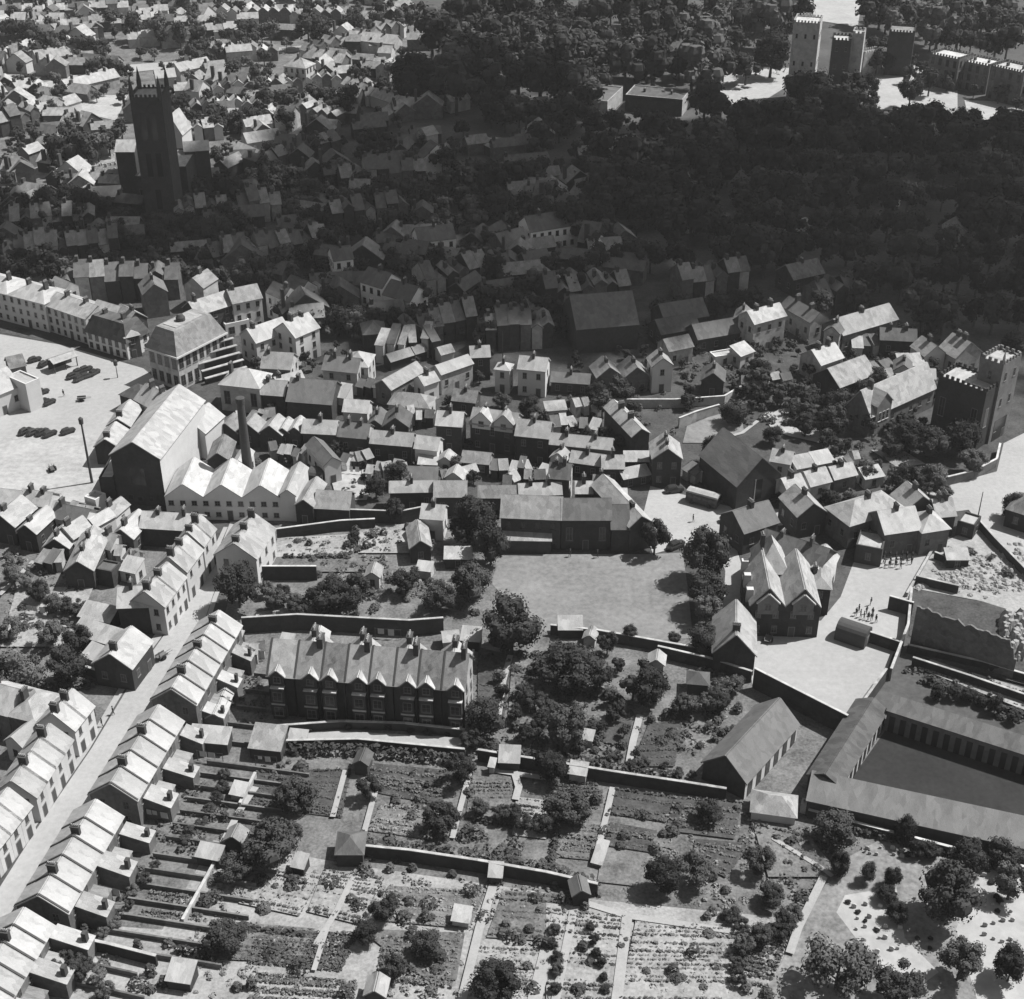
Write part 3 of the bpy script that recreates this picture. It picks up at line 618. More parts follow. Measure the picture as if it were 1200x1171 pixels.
B('slate roof cottage at left edge near the street mast', (-16,588), (20,592), 6, 4, W='wh', Rf='ls', ch=1)
B('slate roof cottage with twin stacks facing the rubble ground', (22,590), (56,594), 6, 4, W='wh', Rf='ls', ch=2)
B('small lit cottage beyond the big dark gabled house', (116,640), (129,644), 6, 3.8, W='wh', Rf='ls', ch=1)
B('low outbuilding amid the cluttered yard behind left terrace', (140,668), (158,672), 4, 3, 'm', W='wh', Rf='ls', ch=0)
B('long low dark wall building behind the blank brick gable', (92,722), (128,730), 4, 3, 'm', W='br', Rf='ls', ch=0, win=0, name='shed', cat='shed')
B('white roofed shed by the trees on the left', (96,768), (120,778), 3.5, 2.8, 'm', W='wh', Rf='wr', ch=0, win=0, name='shed', cat='shed')
B('long pale low roof above the small dark-gabled street house', (84,742), (150,762), 4, 2.6, 'm', W='br', Rf='ls', ch=0, win=0, name='shed', cat='shed')
DK, HK = 1, 1
# --- great warehouse, factory and chimney
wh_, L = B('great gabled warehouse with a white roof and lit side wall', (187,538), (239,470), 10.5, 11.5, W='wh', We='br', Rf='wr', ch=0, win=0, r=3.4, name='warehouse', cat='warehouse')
for y_, z_, w_, h_2 in ((3.6,4.8,3.4,4.2),(2.6,1.2,1,1.2),(7.0,1.2,1,1.2),(5.0,1.0,1,1)):
    b = MB(); b.box(-.05, y_, z_, .02, y_+w_, z_+h_2, 'dr')
    for k in range(3): b.box(-.07, y_+.1+k*(w_-.1)/3, z_+.1, -.04, y_+(k+1)*(w_-.1)/3, z_+h_2-.1, 'gl')
    ob('window', b, wh_)
B('low lean-to wing along the left side of the great warehouse', (133,562), (150,530), 3, 6, 'f', W='br', Rf='ls', ch=0, win=0, name='annex', cat='annex')
B('white annex at the far end of the great warehouse', (240,508), (262,488), 7, 6.5, 'g', W='wh', Rf='wr', ch=0, win=0, name='annex', cat='annex')
rt, L = B('whitewashed factory with sawtooth gabled roofs above the street', (193,583), (329,585), 11, 5.2, 'x', r=3.0, bays=3, W='wh', Rf='ls', ch=0, win=1, flo=2, wsz=(1.1,1.1), name='factory', cat='factory')
B('tall narrow white gabled end house of the factory', (328,580), (346,581), 11, 6.2, 'x', W='wh', Rf='wr', ch=0, win=0, name='house')
p = at(293, 572); t = thing('factory_chimney', 'tall dark round brick chimney rising behind the white factory', 'chimney', p)
b = MB(); b.lathe([(1.2,0),(1.0,8),(.75,20.5)], 16, 'ca'); ob('shaft', b, t); b = MB(); b.lathe([(.9,20.2),(.95,21.3),(.7,21.4)], 16, 'ca'); ob('cap', b, t)
B('dark six-sided looking gabled workshop behind the factory', (243,540), (268,540), 8, 5, 'x', W='br', Rf='sl', ch=0, win=0, name='workshop', cat='workshop')
B('small white arched gable house beside the factory chimney', (272,545), (288,546), 6, 5, 'x', W='wh', Rf='ls', ch=0, name='house')
B('dark gabled cottage at the right end of the factory', (346,592), (366,594), 9, 4.5, 'x', W='br', Rf='ls', ch=0)
B('long low mottled-roof range right of the factory', (369,595), (409,597), 6, 3.8, W='br', Rf='sl', ch=0, win=0, name='outbuilding', cat='outbuilding')
B('small chapel with white gable wall behind the factory', (380,546), (399,541), 10, 5, 'x', W='wh', Rf='ds', ch=0, wsz=(1,1.4), name='chapel', cat='chapel')
# --- market hall and market place
hall, L = B('market hall with mansard roof, flat pale crown and arched windows', (207,418), (262,390), 9.5, 9, 'M', r=5.2, W='st', Rf='sl', ch=0, flo=2, win=1, wsz=(1.5,2.8), name='market_hall', cat='hall')
b = MB(); b.box(L*.22, 2.7, 14.0, L*.78, 7.0, 14.35, 'wr'); ob('flat_roof', b, hall)
b = MB(); b.lathe([(1.1,14.3),(1.1,15.2),(.6,15.9)], 12, 'ca', L*.45, 4.8); ob('roof_vent', b, hall)
b = MB(); b.box(-.7,-.7,8.6,L+.7,-.52,9.05,'wh'); b.box(-.7,-.5,8.6,-.52,10.1,9.05,'wh'); ob('cornice', b, hall)
t = thing('market_stand', 'white stepped bands of awnings beside the market hall', 'stand', at(242,452), at(242,452).x*0+.62)
for i in range(5):
    b = MB(); z0 = 1.6+i*1.35; b.box(0, i*1.5, z0, 11, i*1.5+.9, z0+.16, 'ls'); b.box(.1, i*1.5+.9, 0, 10.9, i*1.5+1.05, z0-.003, 'dr'); ob('awning', b, t)
DK, HK = .85, .85
row('of the pale market place terrace', (-34,334), (52,356), 2, 11, 9.5, 'h', var=0, W='wh', Rf='wr', ch=2, flo=3, win=1, r=2.2, what='tall white stucco house', grp='pale market place terrace', fr='st')
B('grey stucco house with white gable end on the market place', (53,358), (100,374), 10, 8.5, 'g', W='wh', Rf='ls', ch=2, flo=3, win=1, r=2)
B('arcaded white front with dark mansard roof on the market place', (101,388), (148,402), 9, 5.5, 'M', r=4.2, W='wh', Rf='ds', ch=2, flo=2, win=1, wsz=(1.2,1.6))
B('pale roofed house behind the dark mansard roof', (106,366), (132,374), 7, 9, 'g', W='br', Rf='wr', ch=0)
B('two-gabled pale house behind the market terrace', (58,348), (92,336), 8, 8, 'x', bays=2, W='st', Rf='sl', ch=1)
B('slate roof house between mansard front and market hall', (148,380), (172,372), 8, 9, 'x', W='br', Rf='sl', ch=1)
B('small dark house touching the market hall left side', (146,396), (163,392), 7, 7, 'h', W='br', Rf='sl', ch=1)
B('pale roofed dark brick house behind the market hall', (231,370), (272,357), 8, 9, W='br', Rf='ls', ch=1, flo=3)
B('white fronted three-storey house with many windows behind market hall', (273,356), (307,349), 8, 10, W='wh', Rf='sl', ch=1, flo=3, win=1)
B('low white shop front below the three-storey white house', (264,382), (292,376), 3, 4, 'f', W='wh', Rf='ls', ch=0, wsz=(1.6,2), name='shop', cat='shop')
B('twin gabled house at the mouth of the dark street', (331,352), (372,336), 8, 8, 'x', bays=2, W='st', Rf='ds', ch=1, flo=2)
B('slate house with camera side roof in the white cluster', (306,431), (340,433), 8, 7, W='pb', Rf='sl', ch=1)
B('white multi windowed gabled house at the top of the cluster', (346,396), (374,384), 9, 9, 'g', W='wh', Rf='wr', ch=2, flo=3)
B('white roofed house between slate house and dark street', (300,402), (340,388), 8, 7.5, W='wh', Rf='wr', ch=1)
B('tall pale fronted house with two long windows near warehouse', (257,450), (304,455), 9, 8, 'h', W='st', Rf='wr', ch=1, flo=1, wsz=(1.5,3.4))
B('narrow low slate house right of the pale fronted one', (306,462), (333,464), 7, 6, W='br', Rf='sl', ch=1)
B('long dark-roofed brick hall with white gable end', (336,470), (388,474), 11, 6, W='br', Rf='ds', ch=1, win=0, name='hall', cat='hall')
B('white roofed house above the long dark-roofed hall', (328,456), (358,448), 6, 6, W='wh', Rf='wr', ch=1)
B('dark roofed house with pale windowed front in the centre left', (378,433), (418,437), 7, 7, W='st', Rf='ds', ch=2)
B('pale pyramid roofed house left of the dark alley', (402,428), (431,430), 8, 7, 'h', W='st', Rf='ls', ch=0)
B('white lean-to house against the long hall gable', (392,465), (404,467), 5, 5, 'm', W='wh', Rf='wr', ch=0)
row('of the small gabled row behind the factory chimney', (324,505), (352,507), 2, 6, 5, 'x', W='br', Rf='ls', ch=0, what='gabled cottage')
B('slate cottage with central stack right of the small gables', (354,507), (393,509), 6, 5.6, W='br', Rf='ls', ch=1, chpos=[.5])
row('of the yard cottages above the factory chimney', (226,500), (330,512), 4, 6, 4, 'x', W='br', Rf=('ls','sl'), ch=0, what='small cottage')
DK, HK = .68, .78
# --- crowded centre
C = [
('slate roofed brick house left of the pale alley',(434,519),(482,523),7,6,'g','br','sl',1),
('pale roofed house with white gable beside the pale alley',(486,525),(512,528),7,6,'g','wh','ls',0),
('dark slate house with broken chimney near the small chapel',(396,511),(430,514),8,6,'g','br','ds',2),
('pale slate house with white left gable near the centre',(402,482),(430,484),7,6,'g','wh','ls',0),
('house with dark steep roof beside the pale slate house',(431,498),(447,499),9,6,'x','br','ds',1),
('dark steep-roofed house next to the pale alley top',(449,500),(478,501),9,6.5,'x','br','ds',1),
('long mottled slate roof slanting above the centre',(458,457),(497,435),7,6,'g','pb','sl',0),
('long white roofed house slanting above the centre',(517,439),(554,426),6,7,'g','st','wr',0),
('small white house at the left of the long white roof',(497,452),(514,446),6,6,'g','wh','wr',1),
('wide grey hipped house under the mottled long roof',(455,473),(503,478),8,5,'h','st','sl',0),
('small dark walled house with grey roof above the centre',(530,469),(557,472),7,4.5,'g','br','sl',1),
('tall dark house with pale slate roof right of the alley',(511,498),(541,500),8,8.5,'g','br','ls',1),
('broad slate roofed house with thrown chimney shadow at centre',(604,510),(643,514),9,9,'g','br','sl',1),
('white roofed tall house with end stack above centre',(607,432),(639,435),8,9,'g','wh','ls',1),
('little white pyramid roofed house left of the tall white roof',(580,432),(597,434),5,8,'h','wh','ls',1),
('dim grey roofed house at the edge of the cloud shadow',(552,419),(574,418),7,8,'g','br','sl',1),
('low dark long roof right of the tall white roof',(646,447),(690,450),6,4,'g','br','ds',1),
('mottled low shed roof in the centre yards',(541,541),(573,544),6,3.5,'g','br','sl',0),
('small pale lean-to roof below the pale gabled house',(490,544),(512,545),5,3,'m','br','ls',0),
('white gabled outhouse beside the pale lean-to',(513,541),(530,543),5,3.5,'x','wh','ls',0),
('bright diagonal white outhouse in the centre yards',(545,556),(560,552),4,3,'g','wh','wr',0),
('dark flat-roofed workshop below the pale gabled house',(472,562),(512,563),7,4,'g','br','ds',0),
('long narrow white roofed house above the walled garden',(457,577),(508,576),5.5,6,'g','br','wr',1),
('grey roofed house joining the narrow white roof on its right',(509,582),(546,582),8,6,'g','br','sl',0),
('small bright gable peeping over the grey roof',(522,560),(541,562),5,5,'x','wh','wr',0),
('pale house with dark doorway beside the tall elms',(493,607),(519,609),7,6.5,'g','wh','ls',1),
('dark gabled cottage with lit slope left of the elms',(481,643),(505,641),11,4.5,'x','br','ls',0),
('small gabled summer house among the garden trees',(428,676),(444,677),5,3.4,'x','wh','ls',0),
('low pale shed roof beneath the elms',(521,655),(552,655),4,3,'m','br','ls',0),
('pale slate house with two stacks behind the school',(609,581),(658,579),6,6,'g','br','wr',2),
('long grey roofed cottage left of the two-stack house',(561,583),(608,583),6,5.5,'g','br','sl',0),
('tiny white roofed cottage behind the school wing',(675,578),(694,578),6,6,'g','br','wr',1),
('small dim roofed cottage right of the tiny white roof',(695,570),(712,571),6,5,'g','br','sl',1),
('white flat roofed annex behind the school end gable',(713,589),(735,589),5,5.5,'m','pb','wr',0),
('slate row house with two chimneys above the dark yard',(643,520),(716,527),6,7,'g','br','sl',2),
('white gable wall house left end of the slate row',(645,536),(663,540),6,5,'x','wh','wr',1),
('white low roofed range under the slate row',(668,541),(704,546),6,4.5,'g','br','wr',1),
('boxy pale roofed house at the end of the white range',(706,549),(731,549),7,5,'g','br','ls',1),
('upper thin white roof beside the boxy pale house',(732,541),(762,541),4,3.5,'m','br','wr',0),
('lower thin white roof beside the boxy pale house',(731,562),(762,556),4,3,'m','br','wr',0),
('tall dark house whose yard opens on the road junction',(765,538),(799,538),10,8.5,'x','br','ls',2),
('tall dark narrow house in the deep shade at centre',(643,560),(667,562),8,9,'g','br','ds',2),
('white roofed house slanting near the tall pyramid roof',(640,482),(664,480),4,4,'m','wh','ls',0),
('house with big pale gables at the cloud edge',(700,443),(728,440),9,5,'x','pb','sl',1),
('second pale gabled house at the cloud edge',(732,443),(760,440),9,5.5,'x','pb','sl',1),
('narrow white gabled house with tall windows near the cloud edge',(765,430),(788,428),7,9,'x','wh','sl',1),
('grey roofed house behind the narrow white gabled house',(784,412),(812,406),8,6,'g','st','sl',0),
]
for q in C: B(q[0], q[1], q[2], q[3], q[4], q[5], W=q[6], Rf=q[7], ch=q[8], chpos=[.5] if q[8]==1 else None)
h_, L = B('dark tall house with two white gabled dormers at centre', (551,496), (603,503), 9, 8.5, W='br', Rf='sl', ch=2)
def gablet(parent, x, y0, z, w_, ht, W, Rf, win=True, dep=3.0):
    key = ('gablet', w_, ht, W, Rf, dep)
    def f(b_): penta(b_, -w_/2, w_/2, -.08, dep, ht, w_*.5, W, False); gable_roof(b_, -w_/2, w_/2, -.08, dep, ht, w_*.5, Rf, False, .18)
    d_ = ob('dormer', cached(key, f, 'dormer'), parent, (x, y0, z))
    if win: ob('window', win_mesh(1.2,1.2), d_, (0,-.1,.35*ht))
for f_ in (.25,.75): gablet(h_, L*f_, 0, 5.6, 4.2, 2.0, 'wh', 'wr')
B('slanting pair of houses with twin ridge stacks and bright slope', (761,508), (728,474), 6, 7, W='br', Rf='ls', ch=2, chpos=[.35,.72], win=0)
DK, HK = 1, 1
# --- school
sc, L = B('long brick school range facing the playing field', (658,609), (716,609), 7, 7, W='br', Rf='ds', ch=0, flo=1, wsz=(1.3,3), name='school', cat='school')
B('lower slate-roofed school wing left of the tall windows', (587,606), (657,609), 7.5, 7, W='br', Rf='sl', ch=0, flo=2, fr='dr', name='school_wing', cat='school')
B('white roofed lean-to classroom facing the playing field', (589,633), (646,634), 3, 3, 'm', W='br', Rf='wr', ch=0, win=0, name='lean_to', cat='outbuilding')
B('short linking wing before the school end gable', (717,620), (737,620), 8, 5.5, W='br', Rf='ds', ch=0, win=0, name='school_wing', cat='school')
B('gabled end block of the school with bright right slope', (738,618), (764,612), 17, 6, 'x', W='br', Rf='ls', ch=1, win=0, name='school', cat='school')
DK, HK = .76, .82
# --- right side: houses in and near the cloud shadow
D = [
('tall pale stone house with windows lit from the right',(884,380),(921,370),8,10,'g','st','ls',2),
('narrow gabled house joined left of the tall stone house',(860,374),(878,376),8,8,'x','pb','sl',1),
('long dim roofed range left of the tall stone house',(818,398),(876,388),9,5,'g','br','ds',0),
('dim roofed long barn further left in the shade',(775,392),(820,384),9,5,'g','br','ds',0),
('white flat topped outhouse below the dim range',(838,420),(862,416),4,3,'f','wh','wr',0),
('dark gabled house with lit edge below the white outhouse',(822,446),(848,448),8,5,'x','br','ds',1),
('pale walled lean-to at the foot of the tall stone house',(868,418),(884,412),5,4,'m','st','ls',0),
('house with pale slate roof and dark front gable',(962,428),(988,419),9,6,'g','st','ls',2),
('broad bright slate roof like a folded sheet',(984,454),(1026,438),11,5.5,'g','br','ls',0),
('pale windowed gable end of the long shaded roof',(966,388),(984,392),8,8,'x','st','ds',1),
('long shaded roof running right behind the bright roofs',(988,393),(1052,374),10,7,'g','pb','sl',1),
('low terrace of pale fronts in shade near the long roof',(915,358),(950,378),7,7,'g','st','ds',2),
('grey roofed house alone in the upper shade',(930,328),(966,320),10,6,'g','br','sl',1),
('pair of small pale stacks house right of the long roof',(1032,398),(1074,400),7,6,'g','br','ds',2),
('gabled pale house with cross shaped roof right of centre shade',(1084,418),(1108,414),8,6,'x','wh','sl',1),
('small gabled house left of the chapel of ease roof',(1048,434),(1068,436),7,6,'x','st','ds',1),
('pale gabled house behind the crenellated church',(1120,420),(1150,412),8,6,'x','st','sl',2),
('far shaded house with lit right gable among trees',(1106,272),(1134,274),8,6,'x','st','sl',0),
('white roofed twin shed left half in the walled garden',(934,550),(955,546),4.5,3,'m','wh','wr',0),
('white roofed twin shed right half in the walled garden',(957,545),(978,541),4.5,3,'m','wh','wr',0),
('small cottage tight against the big chapel right wall',(924,578),(945,572),7,5,'g','st','ls',1),
('second cottage from the chapel along the lane',(950,570),(974,564),7,4.5,'g','st','ls',1),
('third cottage from the chapel along the lane',(978,562),(1004,556),6,4.5,'g','pb','ls',1),
('pale roof cottage behind the chapel right shoulder',(903,540),(926,544),6,4.5,'g','wh','ls',1),
('flat pale-roofed cottage in front of the cottage row',(1014,562),(1036,558),4,3,'m','st','wr',0),
]
for q in D: B(q[0], q[1], q[2], q[3], q[4], q[5], W=q[6], Rf=q[7], ch=q[8], chpos=[.5] if q[8]==1 else None)
h_, L = B('long timbered hospital range with windowed front gable', (1020,488), (1096,454), 9, 6.5, W='pb', Rf='ls', ch=1, r=5, name='hospital', cat='hospital')
gablet(h_, 4, -.4, 0, 5.0, 7.5, 'pb', 'sl', False, 4)
for k in range(3): ob('window', win_mesh(.9,2.2,'wh'), h_, (2.7+1.3*k, -.5, 3.4))
DK, HK = 1, 1
# chapel with slate roof
ch_, L = B('big plain chapel with steep dark roof by the junction', (864,570), (916,556), 14, 6, 'x', W='br', Rf='ds', ch=0, win=0, r=5.2, name='chapel', cat='chapel')
b = MB(); b.box(L/2-.8, -.06, 1.6, L/2+.8, .02, 6.2, 'gl'); b.box(L/2-1, -.05, 1.4, L/2-.8, .015, 6.4, 'st'); ob('window', b, ch_)
# church with tower (right)
n_, L = B('church nave with battlemented pale roof above the gate road', (1100,442), (1156,462), 8, 14, 'F', W='br', Rf='wr', ch=0, flo=1, wsz=(1.4,4.5), name='church', cat='church')
t_, L = B('square church tower standing over the road gateway', (1176,430), (1197,418), 5.5, 19, 'F', W='pb', Rf='ls', ch=0, flo=3, win=2, wsz=(.9,2), name='church_tower', cat='tower')
b = MB(); b.lathe([(.35,19.5),(.3,21),(.05,22.5)], 6, 'st', .4, .4); ob('pinnacle', b, t_)
b = MB(); b.box(1.2, -.06, 0, L-1.2, .02, 5.2, 'gl'); ob('archway', b, t_)
DK, HK = .85, .85
# right-hand yard group
E = [
('hipped grey roofed range along the right road',(996,616),(1062,596),9,6.5,'h','pb','ls',1),
('pale parallelogram roof house in the right yard group',(1037,626),(1079,620),9,6.5,'g','pb','ls',1),
('triangular hipped house at the right of the yard group',(1081,624),(1113,619),8,6.5,'h','pb','ls',1),
('pale roof house behind the triangular hipped house',(1062,598),(1096,592),7,6,'x','br','ls',1),
('dark gabled house right of the yard group by the pole',(1098,606),(1120,604),7,5.5,'g','br','ls',2),
('small roofed block at the end of the roadside wall',(1122,612),(1142,618),5,3.5,'f','br','ls',0),
('low flat pale-roofed block before the hipped range',(1003,640),(1034,646),7,4.5,'f','br','ls',0),
('small brick shed with white panel on the rubble ground',(1110,656),(1136,656),3,2.5,'m','br','ls',0),
('dark hipped roof house cut by the right edge',(1180,596),(1230,612),9,5,'h','br','sl',1),
('dark roofed big house above the three gables',(884,652),(958,676),11,7,'g','br','ds',2),
('dark roofed tall building left of the cottages at the junction',(872,625),(912,612),9,6,'g','br','ds',1),
('pale triangular roof seen behind the dark roofed big house',(935,606),(968,600),9,6,'x','br','ls',1),
('lit right-hand end house of the dark roofed group',(970,678),(982,652),6,6.5,'g','wh','ls',1),
]
for q in E: B(q[0], q[1], q[2], q[3], q[4], q[5], W=q[6], Rf=q[7], ch=q[8], chpos=[.5] if q[8]==1 else None)
DK, HK = 1, 1
tg, L = B('large building with two front gables above the school yard', (879,711), (962,713), 13, 6.5, 'x', bays=2, W='br', Rf='ls', ch=0, flo=2, r=3.9, name='school', cat='school')
for f_ in (.25,.75):
    gablet(tg, L*f_, -.3, 5.2, 3.6, 2.4, 'pb', 'ls', True, 2)
for y_, z_ in ((2,9.5),(6.5,9.5),(11,9.5)):
    b = MB(); b.box(-.5, y_, 6, .7, y_+1, z_-.8, 'wh'); ob('chimney', b, tg)
B('steep pyramid roofed wing behind the two front gables', (888,672), (924,672), 8, 7.5, 'h', W='br', Rf='ls', ch=1, r=5, name='school_wing', cat='school')
B('hipped small wing right of the two front gables', (950,688), (974,690), 8, 6, 'h', W='br', Rf='sl', ch=1, name='school_wing', cat='school')
B('narrow building with bright slope beside the school yard', (885,768), (884,727), 7, 4.5, W='br', Rf='wr', ch=1, win=0, r=4, name='outbuilding', cat='outbuilding')
def hut(lab, a, b_, wd, h):
    A, Bp = at(*a), at(*b_); u = Bp-A; L = u.length; t = thing('hut', lab, 'hut', A, math.atan2(u.y,u.x)); b = MB()
    P = [(0,0,0),(0,0,h*.6)]+[(0,wd/2-wd/2*math.cos(math.pi*i/8),h*.6+h*.4*math.sin(math.pi*i/8)) for i in range(1,8)]+[(0,wd,h*.6),(0,wd,0)]
    n = len(P); b.solid(P+[(L,p[1],p[2]) for p in P], [tuple(range(n))[::-1], tuple(range(n,2*n))]+[(i,i+1,n+i+1,n+i) for i in range(n-1)]+[(n-1,0,n,2*n-1)], 'ca'); ob('shell', b, t)
    b = MB(); b.box(L-.02, wd*.3, 0, L+.06, wd*.7, 2.1, 'fr'); ob('door', b, t); return t
hut('dark round-topped hut standing in the school yard', (977,750), (1012,762), 3.6, 3.6)
hut('small dark round-headed shed in the factory back yard', (361,570), (378,572), 4, 3.5)
# open-fronted ranges at the lower right
def arcade(lab, a, b_, d, h, n, roof='g', W='wh', Rf='sl', r=None):
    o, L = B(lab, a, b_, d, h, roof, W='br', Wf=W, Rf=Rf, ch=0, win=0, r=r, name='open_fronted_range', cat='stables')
    for i in range(n):
        b = MB(); b.box(0, -.07, 0, min(1.5, L/n*.52), .02, h*.78, 'gl'); ob('opening', b, o, (L*(i+.3)/n, 0, 0))
    return o
arcade('stout open-fronted range with five openings beside the yard wall', (874,917), (935,849), 7.5, 3.6, 6, Rf='ds', r=3.4)
arcade('long open-fronted range along the left of the dark court', (984,922), (1039,833), 5, 3.6, 10, Rf='ds', r=1.4)
arcade('arched range along the top of the dark court', (1040,833), (1240,897), 3.6, 4.2, 15, 'm', 'pb', 'ds', .5)
arcade('low range along the bottom of the dark court', (1240,1003), (944,938), -1, 3.4, 1, 'f') if 0 else B('low slate range along the bottom of the dark court', (946,938), (1240,1003), 5.5, 3.2, 'm', W='br', Rf='ds', ch=0, win=0, r=1.0, name='stable_range', cat='stables')
B('pale glazed shed below the stout open-fronted range', (881,950), (932,957), 4.5, 2.2, 'h', W='wh', Rf='ls', ch=0, win=0, name='greenhouse', cat='greenhouse')
DK, HK = 1, 1
# --- eight gabled houses
GN = 'terrace of gabled brick houses above the lane'
xs = [313,345,376,404,432,461,489,517,545]
for i in range(8):
    y0, y1 = 791+(xs[i]-313)*.078, 791+(xs[i+1]-313)*.078
    h_, L = B(f"{nth(i)} gabled house from the left in the terrace above the lane", (xs[i]+.5,y0), (xs[i+1]-(1.2 if i != 6 else 0),y1), 8.6, 8.4, W='br', Rf='sl' if i else 'ls', ch=1 if i in (1,3,5,7) else 0, win=2, flo=3, r=4.0, fr='dr', pw=True, grp=GN, chpos=[.96], chbig=1.1)
    side = .62 if i % 2 else .38
    gablet(h_, L*side, -.35, 6.6, 2.3, 2.0, 'br', 'ls', True, 2.5)
    def bay(b_): b_.box(-1.05,-1.0,0,1.05,0,6.4,'br'); b_.box(-1.15,-1.1,6.403,1.15,0,6.6,'st'); b_.box(-1.15,-1.1,3.1,1.15,-.99,3.4,'st')
    bw_ = ob('bay_window', cached(('bay',), bay, 'bay_window'), h_, (L*side,0,0))
    for z0 in (.9, 4.0): ob('window', win_mesh(1.5,1.7), bw_, (0,-1.01,z0))
    if i in (1,3,5,7):
        def rw(b_): penta(b_, -2.4, 2.4, 0, 5, 5.4, 2.2, 'br', False); gable_roof(b_, -2.4, 2.4, 0, 5, 5.4, 2.2, 'wr', False, .2)
        ob('rear_wing', cached(('rw',), rw, 'rear_wing'), h_, (.2,8.62,0)); ob('chimney', chim_mesh(), h_, (.2,12.6,7.4), math.pi/2)
# --- sheds and greenhouses in the gardens
G = [('flat roofed long shed below the upper street block',(221,868),(266,872),4,3,'m','br','ls','shed'),('square pale roofed shed beside the lane end',(292,876),(328,880),6,3,'m','br','ls','shed'),
('white roofed garden shed above the elm garden path',(520,752),(538,750),4,2.6,'g','wh','wr','shed'),('second white roofed shed joined to its right',(540,750),(562,752),4,3,'m','br','wr','shed'),
('dark pointed-roof shed in the allotments at the hedge',(415,895),(430,897),4,3,'x','br','ds','shed'),('white roofed hut at the top of the pale path plots',(585,893),(608,894),4,2.8,'m','br','wr','shed'),
('small glass lean-to right of the bushy allotment tree',(667,906),(686,909),3,2.4,'m','wh','ls','greenhouse'),('tiny white door shed left of the white roofed hut',(573,898),(579,899),2,2.2,'m','wh','wr','shed'),
('dark pointed garden pavilion with lit side',(394,1000),(425,1000),6,3.6,'h','br','ds','pavilion'),('small white frame shed beside the long pale path',(530,1078),(549,1081),3,1.8,'m','wh','ls','cold_frame'),
('little bright shed at the head of the pale path',(573,1027),(588,1028),3,2.2,'m','br','wr','shed'),('glazed white frame lying beside the allotment path',(694,1010),(705,1013),5,.9,'m','wh','wr','greenhouse'),
('dark pointed shed with white gable under the hedge',(672,1050),(690,1048),4,3.2,'x','br','ds','shed'),('bright roof shed at the bottom edge',(428,1166),(450,1168),4,2.6,'x','br','wr','shed'),
('white roofed shed at the lower left gardens',(195,1148),(222,1152),4,2.4,'m','br','wr','shed'),('small white topped shed beside the bushes at lower left',(342,1015),(356,1018),3,2.4,'m','br','wr','shed'),
('white roofed garden shed at the end of the terrace plots',(230,1003),(256,1008),3,2.4,'m','br','wr','shed'),('dark pointed shed at the end of the terrace plots',(263,985),(283,988),3.6,3,'x','br','sl','shed'),
('white box shed near the upper terrace plots end',(270,930),(285,933),3,2,'m','wh','wr','shed'),('white roofed hut at the bottom of the playing field',(655,738),(682,738),4,2.6,'m','br','wr','hut'),
('small gabled hut leaning beside the field hut',(684,748),(697,750),4,2.4,'x','wh','ls','hut'),('white gabled summer house right of the garden tree',(760,778),(778,780),4,2.8,'x','wh','wr','summer_house'),
('dark domed summer house above the garden thicket',(806,800),(830,802),4.5,3.4,'h','br','ds','summer_house'),('small pale box shed in the thicket',(683,866),(694,868),2.5,2,'m','wh','wr','shed'),
('pale topped tank beside the dark court',(1171,888),(1198,893),3,2.2,'f','wh','wr','tank'),('pale bench-like low shed along the terrace lane',(338,866),(358,868),2.5,1.8,'m','wh','wr','shed'),
('white roofed privy behind the upper terrace',(268,748),(282,750),2.5,2.3,'m','br','wr','privy'),('second white roofed privy behind the upper terrace',(328,752),(342,754),2.5,2.3,'m','wh','wr','privy'),
('pale shed roof beside the lower range end',(961,945),(978,948),3,2.2,'m','br','wr','shed'),('small white block at the range corner',(938,944),(946,946),2,2,'f','wh','wr','shed'),
('bright outhouse with arched top left of the gabled terrace',(363,752),(384,752),4,3.5,'x','wh','wr','outhouse'),('grey low outhouse behind the fourth gabled house',(400,766),(420,767),4,3,'m','br','sl','outhouse'),
('white low shed left of the tall elms foot',(488,668),(505,670),3,2.4,'m','wh','wr','shed')]
for q in G: B(q[0], q[1], q[2], q[3]*.7, q[4]*.78, q[5], W={'wh':'st'}.get(q[6],q[6]), Rf={'wr':'wr'}.get(q[7],q[7]), ch=0, win=0, name=q[8], cat=q[8].replace('_',' '), door=False)
# plot walls behind the street terrace
def plots(desc, a, b_, n, L):
    A, B_ = at(*a), at(*b_); u = (B_-A).normalized(); v = Vector((u.y, -u.x, 0))
    for i in range(n):
        p = A.lerp(B_, i/(n-1)) + v*4; q = p+v*(L+R.uniform(-1.5,1.5))
        o = thing('garden_wall', f"{nth(i)} plot wall counted from the near end of {desc}", 'wall', p, math.atan2(v.y, v.x), 'plot walls behind the street terrace'); l = (q-p).length
        b = MB(); b.box(0,-.1,0,l,.1,.85,'pb'); ob('brickwork', b, o); b = MB(); b.box(-.02,-.14,.853,l+.02,.14,.92,'pb'); ob('coping', b, o)
plots('the upper block gardens', (229,868), (272,790), 5, 6)
plots('the second block gardens', (165,980), (215,892), 7, 17)
plots('the third block gardens', (88,1108), (150,1000), 7, 18)
plots('the lowest block gardens', (40,1170), (70,1125), 3, 9)
